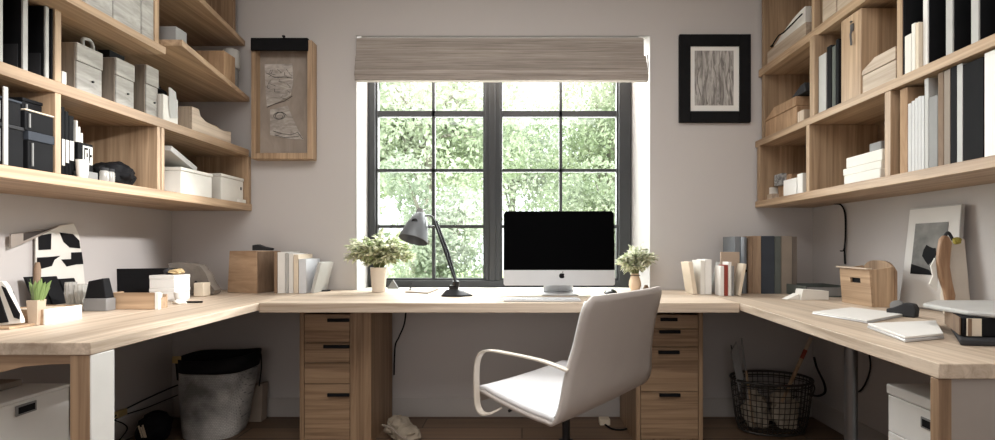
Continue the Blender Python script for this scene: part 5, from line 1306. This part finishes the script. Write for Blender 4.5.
rim = P('rim', loft(rings, False), black, t, 0, solid=0.006, label='black rim band')
RV = rings[-1]
q = RV[24]; b = BM(); box(b, q.x-0.018, q.x+0.026, q.y-0.016, q.y-0.006, q.z-0.022, q.z+0.016); P('clip', b, gold, rim, 0.004, label='brass clip')
q = RV[2]; b = BM(); tube(b, curve_pts([q+Vector((0.008, -0.01, -0.02)), q+Vector((0.016, -0.02, -0.10)), q+Vector((0.004, -0.02, -0.20))], 6), 0.004, 6); P('strap', b, black, t, 0)
q = RV[22]; b = BM(); prism(b, [q+Vector((-0.014, -0.008, -0.02)), q+Vector((0.010, -0.012, -0.02)), q+Vector((0.014, -0.012, -0.125)), q+Vector((-0.004, -0.008, -0.12))], (0, -0.003, 0)); P('strap', b, black, t, 0)
# paper bag behind
b = BM(); yk = 2.60; q = lambda px, py: at_y(px, py, yk)
prism(b, [(q(236, 0).x, yk, 0.001), (q(261, 0).x, yk, 0.001), q(262.5, 384), q(246, 387)], (0, 0.06, 0))
S('paper_bag', b, plain('paper_bag', rgb(150, 136, 124), 0.9, var=0.1), 'brown paper bag standing behind the grey fabric bin', 'paper bag', bev=0.003)
# small black bag with pens
t = T('small_bag', 'small black bag slumped beside the grey fabric bin', 'bag', (at_z(165, 436, 0).x-0.02, 2.36, 0))
cx_ = (153-CX)*2.36/F
b = BM(); blob(b, (cx_, 2.37, 0.065), (0.075, 0.075, 0.078), 6.6, 0.25, 3, flatz=0.001); P('body', b, black, t, 0)
b = BM()
for dx, dz in ((-0.006, 0.0), (0.006, -0.006), (0.014, 0.004)): tube(b, [(cx_+dx+0.012, 2.285, 0.045), (cx_+dx-0.004, 2.283, 0.105+dz)], 0.0035, 6)
P('pen', b, cream, t, 0, label='pale pencils poking from the bag')
b = BM(); tube(b, curve_pts([at_y(178, 385, 2.60), at_y(168, 389, 2.58), at_x(146, 399, -2.06), at_x(124, 410, -2.06), at_x(114, 417, -2.06)], 8), 0.004, 6)
tube(b, curve_pts([at_y(178, 395, 2.60), at_y(168, 399, 2.58), at_x(146, 408, -2.06), at_x(124, 415, -2.06), at_x(114, 420, -2.06)], 8), 0.003, 6)
tube(b, curve_pts([at_x(114, 420, -2.06), at_x(124, 424, -2.055), at_x(127, 430, -2.05), (-2.03, 2.27, 0.02), (-2.00, 2.22, 0.006), (cx_-0.02, 2.215, 0.004), (cx_+0.15, 2.20, 0.004), (cx_+0.42, 2.22, 0.004)], 8), 0.003, 6)
cord_ = S('cord', b, black, 'tangled black cords between the white leg panel and fabric bin', 'cord', bev=0)
b = BM(); q = at_x(122, 412, -2.06); box(b, q.x-0.012, q.x+0.012, q.y-0.035, q.y+0.02, q.z-0.02, q.z+0.012)
P('plug', b, gold, cord_, 0.003, label='brass-coloured plug')

# crumpled cloth, cable behind pedestal
a = at_z(404, 425, 0)
t = T('crumpled_pouch', 'crumpled beige cloth pouch on the floor against the drawer pedestal', 'pouch', (a.x, 2.36, 0))
b = BM(); blob(b, (a.x+0.012, 2.40, 0.05), (0.065, 0.06, 0.058), 2.9, 0.3, 4, flatz=0.001)
blob(b, (a.x+0.07, 2.36, 0.03), (0.07, 0.05, 0.038), 5.9, 0.3, 3, flatz=0.001)
P('body', b, plain('beige_cloth', rgb(150, 138, 122), 0.95, var=0.2, bump=0.4), t, 0)
b = BM(); tube(b, curve_pts([(a.x-0.05, 2.33, 0.09), (a.x+0.0, 2.31, 0.085), (a.x+0.05, 2.30, 0.045), (a.x+0.10, 2.31, 0.01)], 6), 0.006, 8); P('strap', b, taupe, t, 0)
b = BM(); tube(b, curve_pts([at_y(406, 312, 2.60), at_y(404, 325, 2.62), at_y(399, 337, 2.66), at_y(395, 347, 2.68), at_y(394, 375, 2.68)], 8), 0.0045, 8)
S('hanging_cable', b, black, 'black cable hanging under the desk beside the drawer pedestal', 'cable', bev=0)
b = BM(); tube(b, curve_pts([at_z(604, 424, 0)+Vector((0, -0.02, 0.006)), at_z(612, 428, 0)+Vector((0, -0.03, 0.006)), at_z(624, 429, 0)+Vector((0, -0.02, 0.006)), at_z(637, 427, 0)+Vector((0.0, 0.02, 0.006))], 8), 0.005, 8)
S('cable', b, black, 'black cable lying on the floor under the swivel chair', 'cable', bev=0)
b = BM(); q = at_z(606, 424, 0); box(b, q.x-0.04, q.x+0.02, 2.55, 2.60, 0.0005, 0.035); S('power_plug', b, cream, 'small beige power plug block on the floor by the wall', 'plug', bev=0.004)

# wire basket
ky = 2.49
t = T('wire_basket', 'oval black wire basket holding paper and sticks', 'basket', ((771-CX)*ky/F, ky, 0))
cxb = (771-CX)*ky/F; rx0, rx1, ry0, ry1 = 0.172, 0.212, 0.105, 0.145
zt = H+(CY-378)/(F/ky); z00 = 0.012
def ring(z, n_=48):
    u = (z-z00)/(zt-z00); rx = rx0+(rx1-rx0)*(u**0.55); ry = ry0+(ry1-ry0)*(u**0.55)
    return [Vector((cxb+rx*math.cos(2*math.pi*k/n_), ky+ry*math.sin(2*math.pi*k/n_), z)) for k in range(n_)]
b = BM(); tube(b, ring(zt), 0.007, 8, closed=True); tube(b, ring(zt-0.02), 0.004, 6, closed=True); P('rim', b, wire, t, 0, label='thick black rim')
b = BM(); tube(b, ring(z00), 0.006, 8, closed=True)
for k in range(-3, 4): 
    yy = ky+k*0.028; hwid = rx0*math.sqrt(max(0, 1-((k*0.028)/ry0)**2)); tube(b, [(cxb-hwid, yy, z00), (cxb+hwid, yy, z00)], 0.0025, 5)
P('base', b, wire, t, 0)
b = BM()
nz_ = 9
for i in range(1, nz_): tube(b, ring(z00+(zt-z00)*i/nz_), 0.0022, 5, closed=True)
nv = 44
for k in range(nv):
    pts = []
    for i in range(8):
        z_ = z00+(zt-z00)*i/7; u = (z_-z00)/(zt-z00); rx = rx0+(rx1-rx0)*(u**0.55); ry = ry0+(ry1-ry0)*(u**0.55); a_ = 2*math.pi*k/nv
        pts.append((cxb+rx*math.cos(a_), ky+ry*math.sin(a_), z_))
    tube(b, pts, 0.0022, 5)
P('wire_grid', b, wire, t, 0)
b = BM(); tube(b, curve_pts([(cxb+rx1, ky, zt), (cxb+rx1+0.02, ky-0.01, zt-0.05), (cxb+rx1+0.005, ky-0.01, zt-0.10)], 6), 0.004, 6); P('handle', b, wire, t, 0)
for i, (dx, dy, r_) in enumerate(((-0.078, 0.012, (0.058, 0.06, 0.10)), (0.068, 0.0, (0.062, 0.065, 0.11)))):
    b = BM(); blob(b, (cxb+dx, ky+dy, 0.02+r_[2]*0.75), r_, 1.7+i*3, 0.42, 4, flatz=0.02)
    S('crumpled_paper', b, plain('old_paper', rgb(176, 164, 148), 0.9, var=0.15), ['crumpled beige paper lying in the wire basket below the rulers', 'crumpled beige paper lying in the wire basket below the wooden brush'][i], 'paper', 'crumpled papers in the wire basket', bev=0)
K = lambda px, py, y: at_y(px, py, y)
b = BM(); prism(b, [K(731, 352, 2.46), K(736.5, 341, 2.46), K(744, 378, 2.44), K(739, 392, 2.44)], (0, 0.006, 0)); S('set_square', b, midg, 'grey pointed ruler blade standing in the wire basket', 'ruler')
b = BM(); tube(b, [K(741.5, 338, 2.47), K(746, 373, 2.44), K(748, 400, 2.43)], [0.004, 0.005, 0.005], 8); S('steel_rod', b, midg, 'thin grey rod standing beside the ruler blade in the basket', 'rod', bev=0)
b = BM(); tube(b, [K(731, 345, 2.50), K(738, 375, 2.49), K(743, 400, 2.48)], [0.003, 0.004, 0.004], 8); S('thin_stick', b, darkg, 'thin dark stick at the rim of the wire basket by the drawer pedestal', 'stick', bev=0)
b = BM(); tube(b, [K(746, 371, 2.425), K(750, 398, 2.42), K(753, 424, 2.425)], 0.006, 8); S('wooden_dowel', b, oak('z'), 'light wooden dowel standing low inside the wire basket', 'stick', bev=0)
t = T('paint_brush', 'wooden brush with a red-brown handle leaning out of the wire basket', 'brush', (cxb+0.1, ky, 0.24))
p0, p1 = K(811, 338, 2.50), K(795, 373, 2.45); dv = p1-p0
b = BM(); tube(b, [p0, p0+dv*0.35], [0.011, 0.010], 10); P('tip', b, oakp('z'), t, 0)
b = BM(); tube(b, [p0+dv*0.352, p0+dv*0.60], 0.0105, 10); P('ferrule', b, red, t, 0, label='red-brown band')
b = BM(); tube(b, [p0+dv*0.602, p1, p1+dv*0.8], [0.0105, 0.010, 0.008], 10); P('handle', b, oak('z'), t, 0)
b = BM(); tube(b, curve_pts([K(814, 357, 2.62), K(817, 368, 2.60), K(824, 383, 2.58), K(825, 392, 2.58), K(818, 396, 2.58), K(808, 394, 2.56)], 8), 0.006, 8)
S('hook_wire', b, black, 'bent black wire hook hanging behind the wire basket rim', 'wire', bev=0)
# cable tray at the wall behind the steel leg
b = BM(); x_ = WR-0.002; q0, q1 = at_x(862, 356, x_), at_x(874, 366, x_)
box(b, x_-0.03, x_, q1.y, q0.y, 0.50, 0.545); S('wall_socket', b, midg, 'small grey cable box mounted on the wall behind the steel leg', 'socket', bev=0.003)
b = BM(); xq = x_-0.012; yq0 = (q0.y+q1.y)/2
tube(b, curve_pts([(xq, yq0-0.02, 0.499), (xq, yq0-0.03, 0.40), (xq, yq0+0.03, 0.28), (xq, yq0+0.12, 0.24)], 8), 0.004, 6); S('hanging_cable', b, black, 'thin cable looping down from the grey wall cable box', 'cable', bev=0)

# ------------------------------------------------------------------ light
w = bpy.data.worlds.new('world'); bpy.context.scene.world = w; w.use_nodes = True
nt = w.node_tree; bg = nt.nodes['Background']
bg.inputs['Color'].default_value = (0.93, 0.97, 1.0, 1); bg.inputs['Strength'].default_value = 3.6
def light(name, typ, loc, rot, energy, col=(1, 1, 1), **k):
    l = bpy.data.lights.new(name, typ); l.energy = energy; l.color = col
    for a_, v in k.items(): setattr(l, a_, v)
    o = bpy.data.objects.new(name, l); C.objects.link(o); o.location = loc; o.rotation_euler = rot
    return o
light('sun', 'SUN', (0, -5, 8), (R(48), 0, R(-14)), 9.0, (1, 0.96, 0.9), angle=R(2))
light('ceiling_fill', 'AREA', (-0.2, 0.5, ZC-0.03), (0, 0, 0), 58, (1, 0.99, 0.97), shape='RECTANGLE', size=2.4, size_y=2.0)  # fill light added under the ceiling, no fixture there
light('window_daylight', 'AREA', (-0.15, 3.06, 1.7), (R(-66), 0, 0), 105, (1, 0.99, 0.97), shape='RECTANGLE', size=1.6, size_y=1.2)
light('rear_fill', 'AREA', (-0.2, YR+0.1, 1.5), (R(90), 0, 0), 15, (1, 0.985, 0.97), shape='RECTANGLE', size=2.6, size_y=1.6)  # unseen fill light added behind the camera to lift the dark areas
sp = light('wall_spot', 'SPOT', (1.05, 0.9, 2.17), (0, 0, 0), 480, (1, 0.98, 0.96), spot_size=R(23), spot_blend=0.35, shadow_soft_size=0.06)
tgt = Vector((-2.08, 1.85, 0.86)); sp.rotation_euler = (tgt-sp.location).to_track_quat('-Z', 'Y').to_euler()

# ------------------------------------------------------------------ camera
cd = bpy.data.cameras.new('camera'); cam = bpy.data.objects.new('camera', cd); C.objects.link(cam)
cam.location = (0, 0, H); cam.rotation_euler = (R(90), 0, 0)
cd.sensor_width = 36; cd.sensor_fit = 'HORIZONTAL'; cd.lens = F/995*36
cd.shift_x = -(CX-497.5)/995; cd.shift_y = (CY-220)/995
cd.clip_start = 0.01
sc = bpy.context.scene; sc.camera = cam
sc.view_settings.view_transform = 'Standard'; sc.view_settings.look = 'None'; sc.view_settings.exposure = 0
sc.cycles.use_denoising = True
sc.cycles.max_bounces = 10; sc.cycles.diffuse_bounces = 6; sc.cycles.transparent_max_bounces = 16
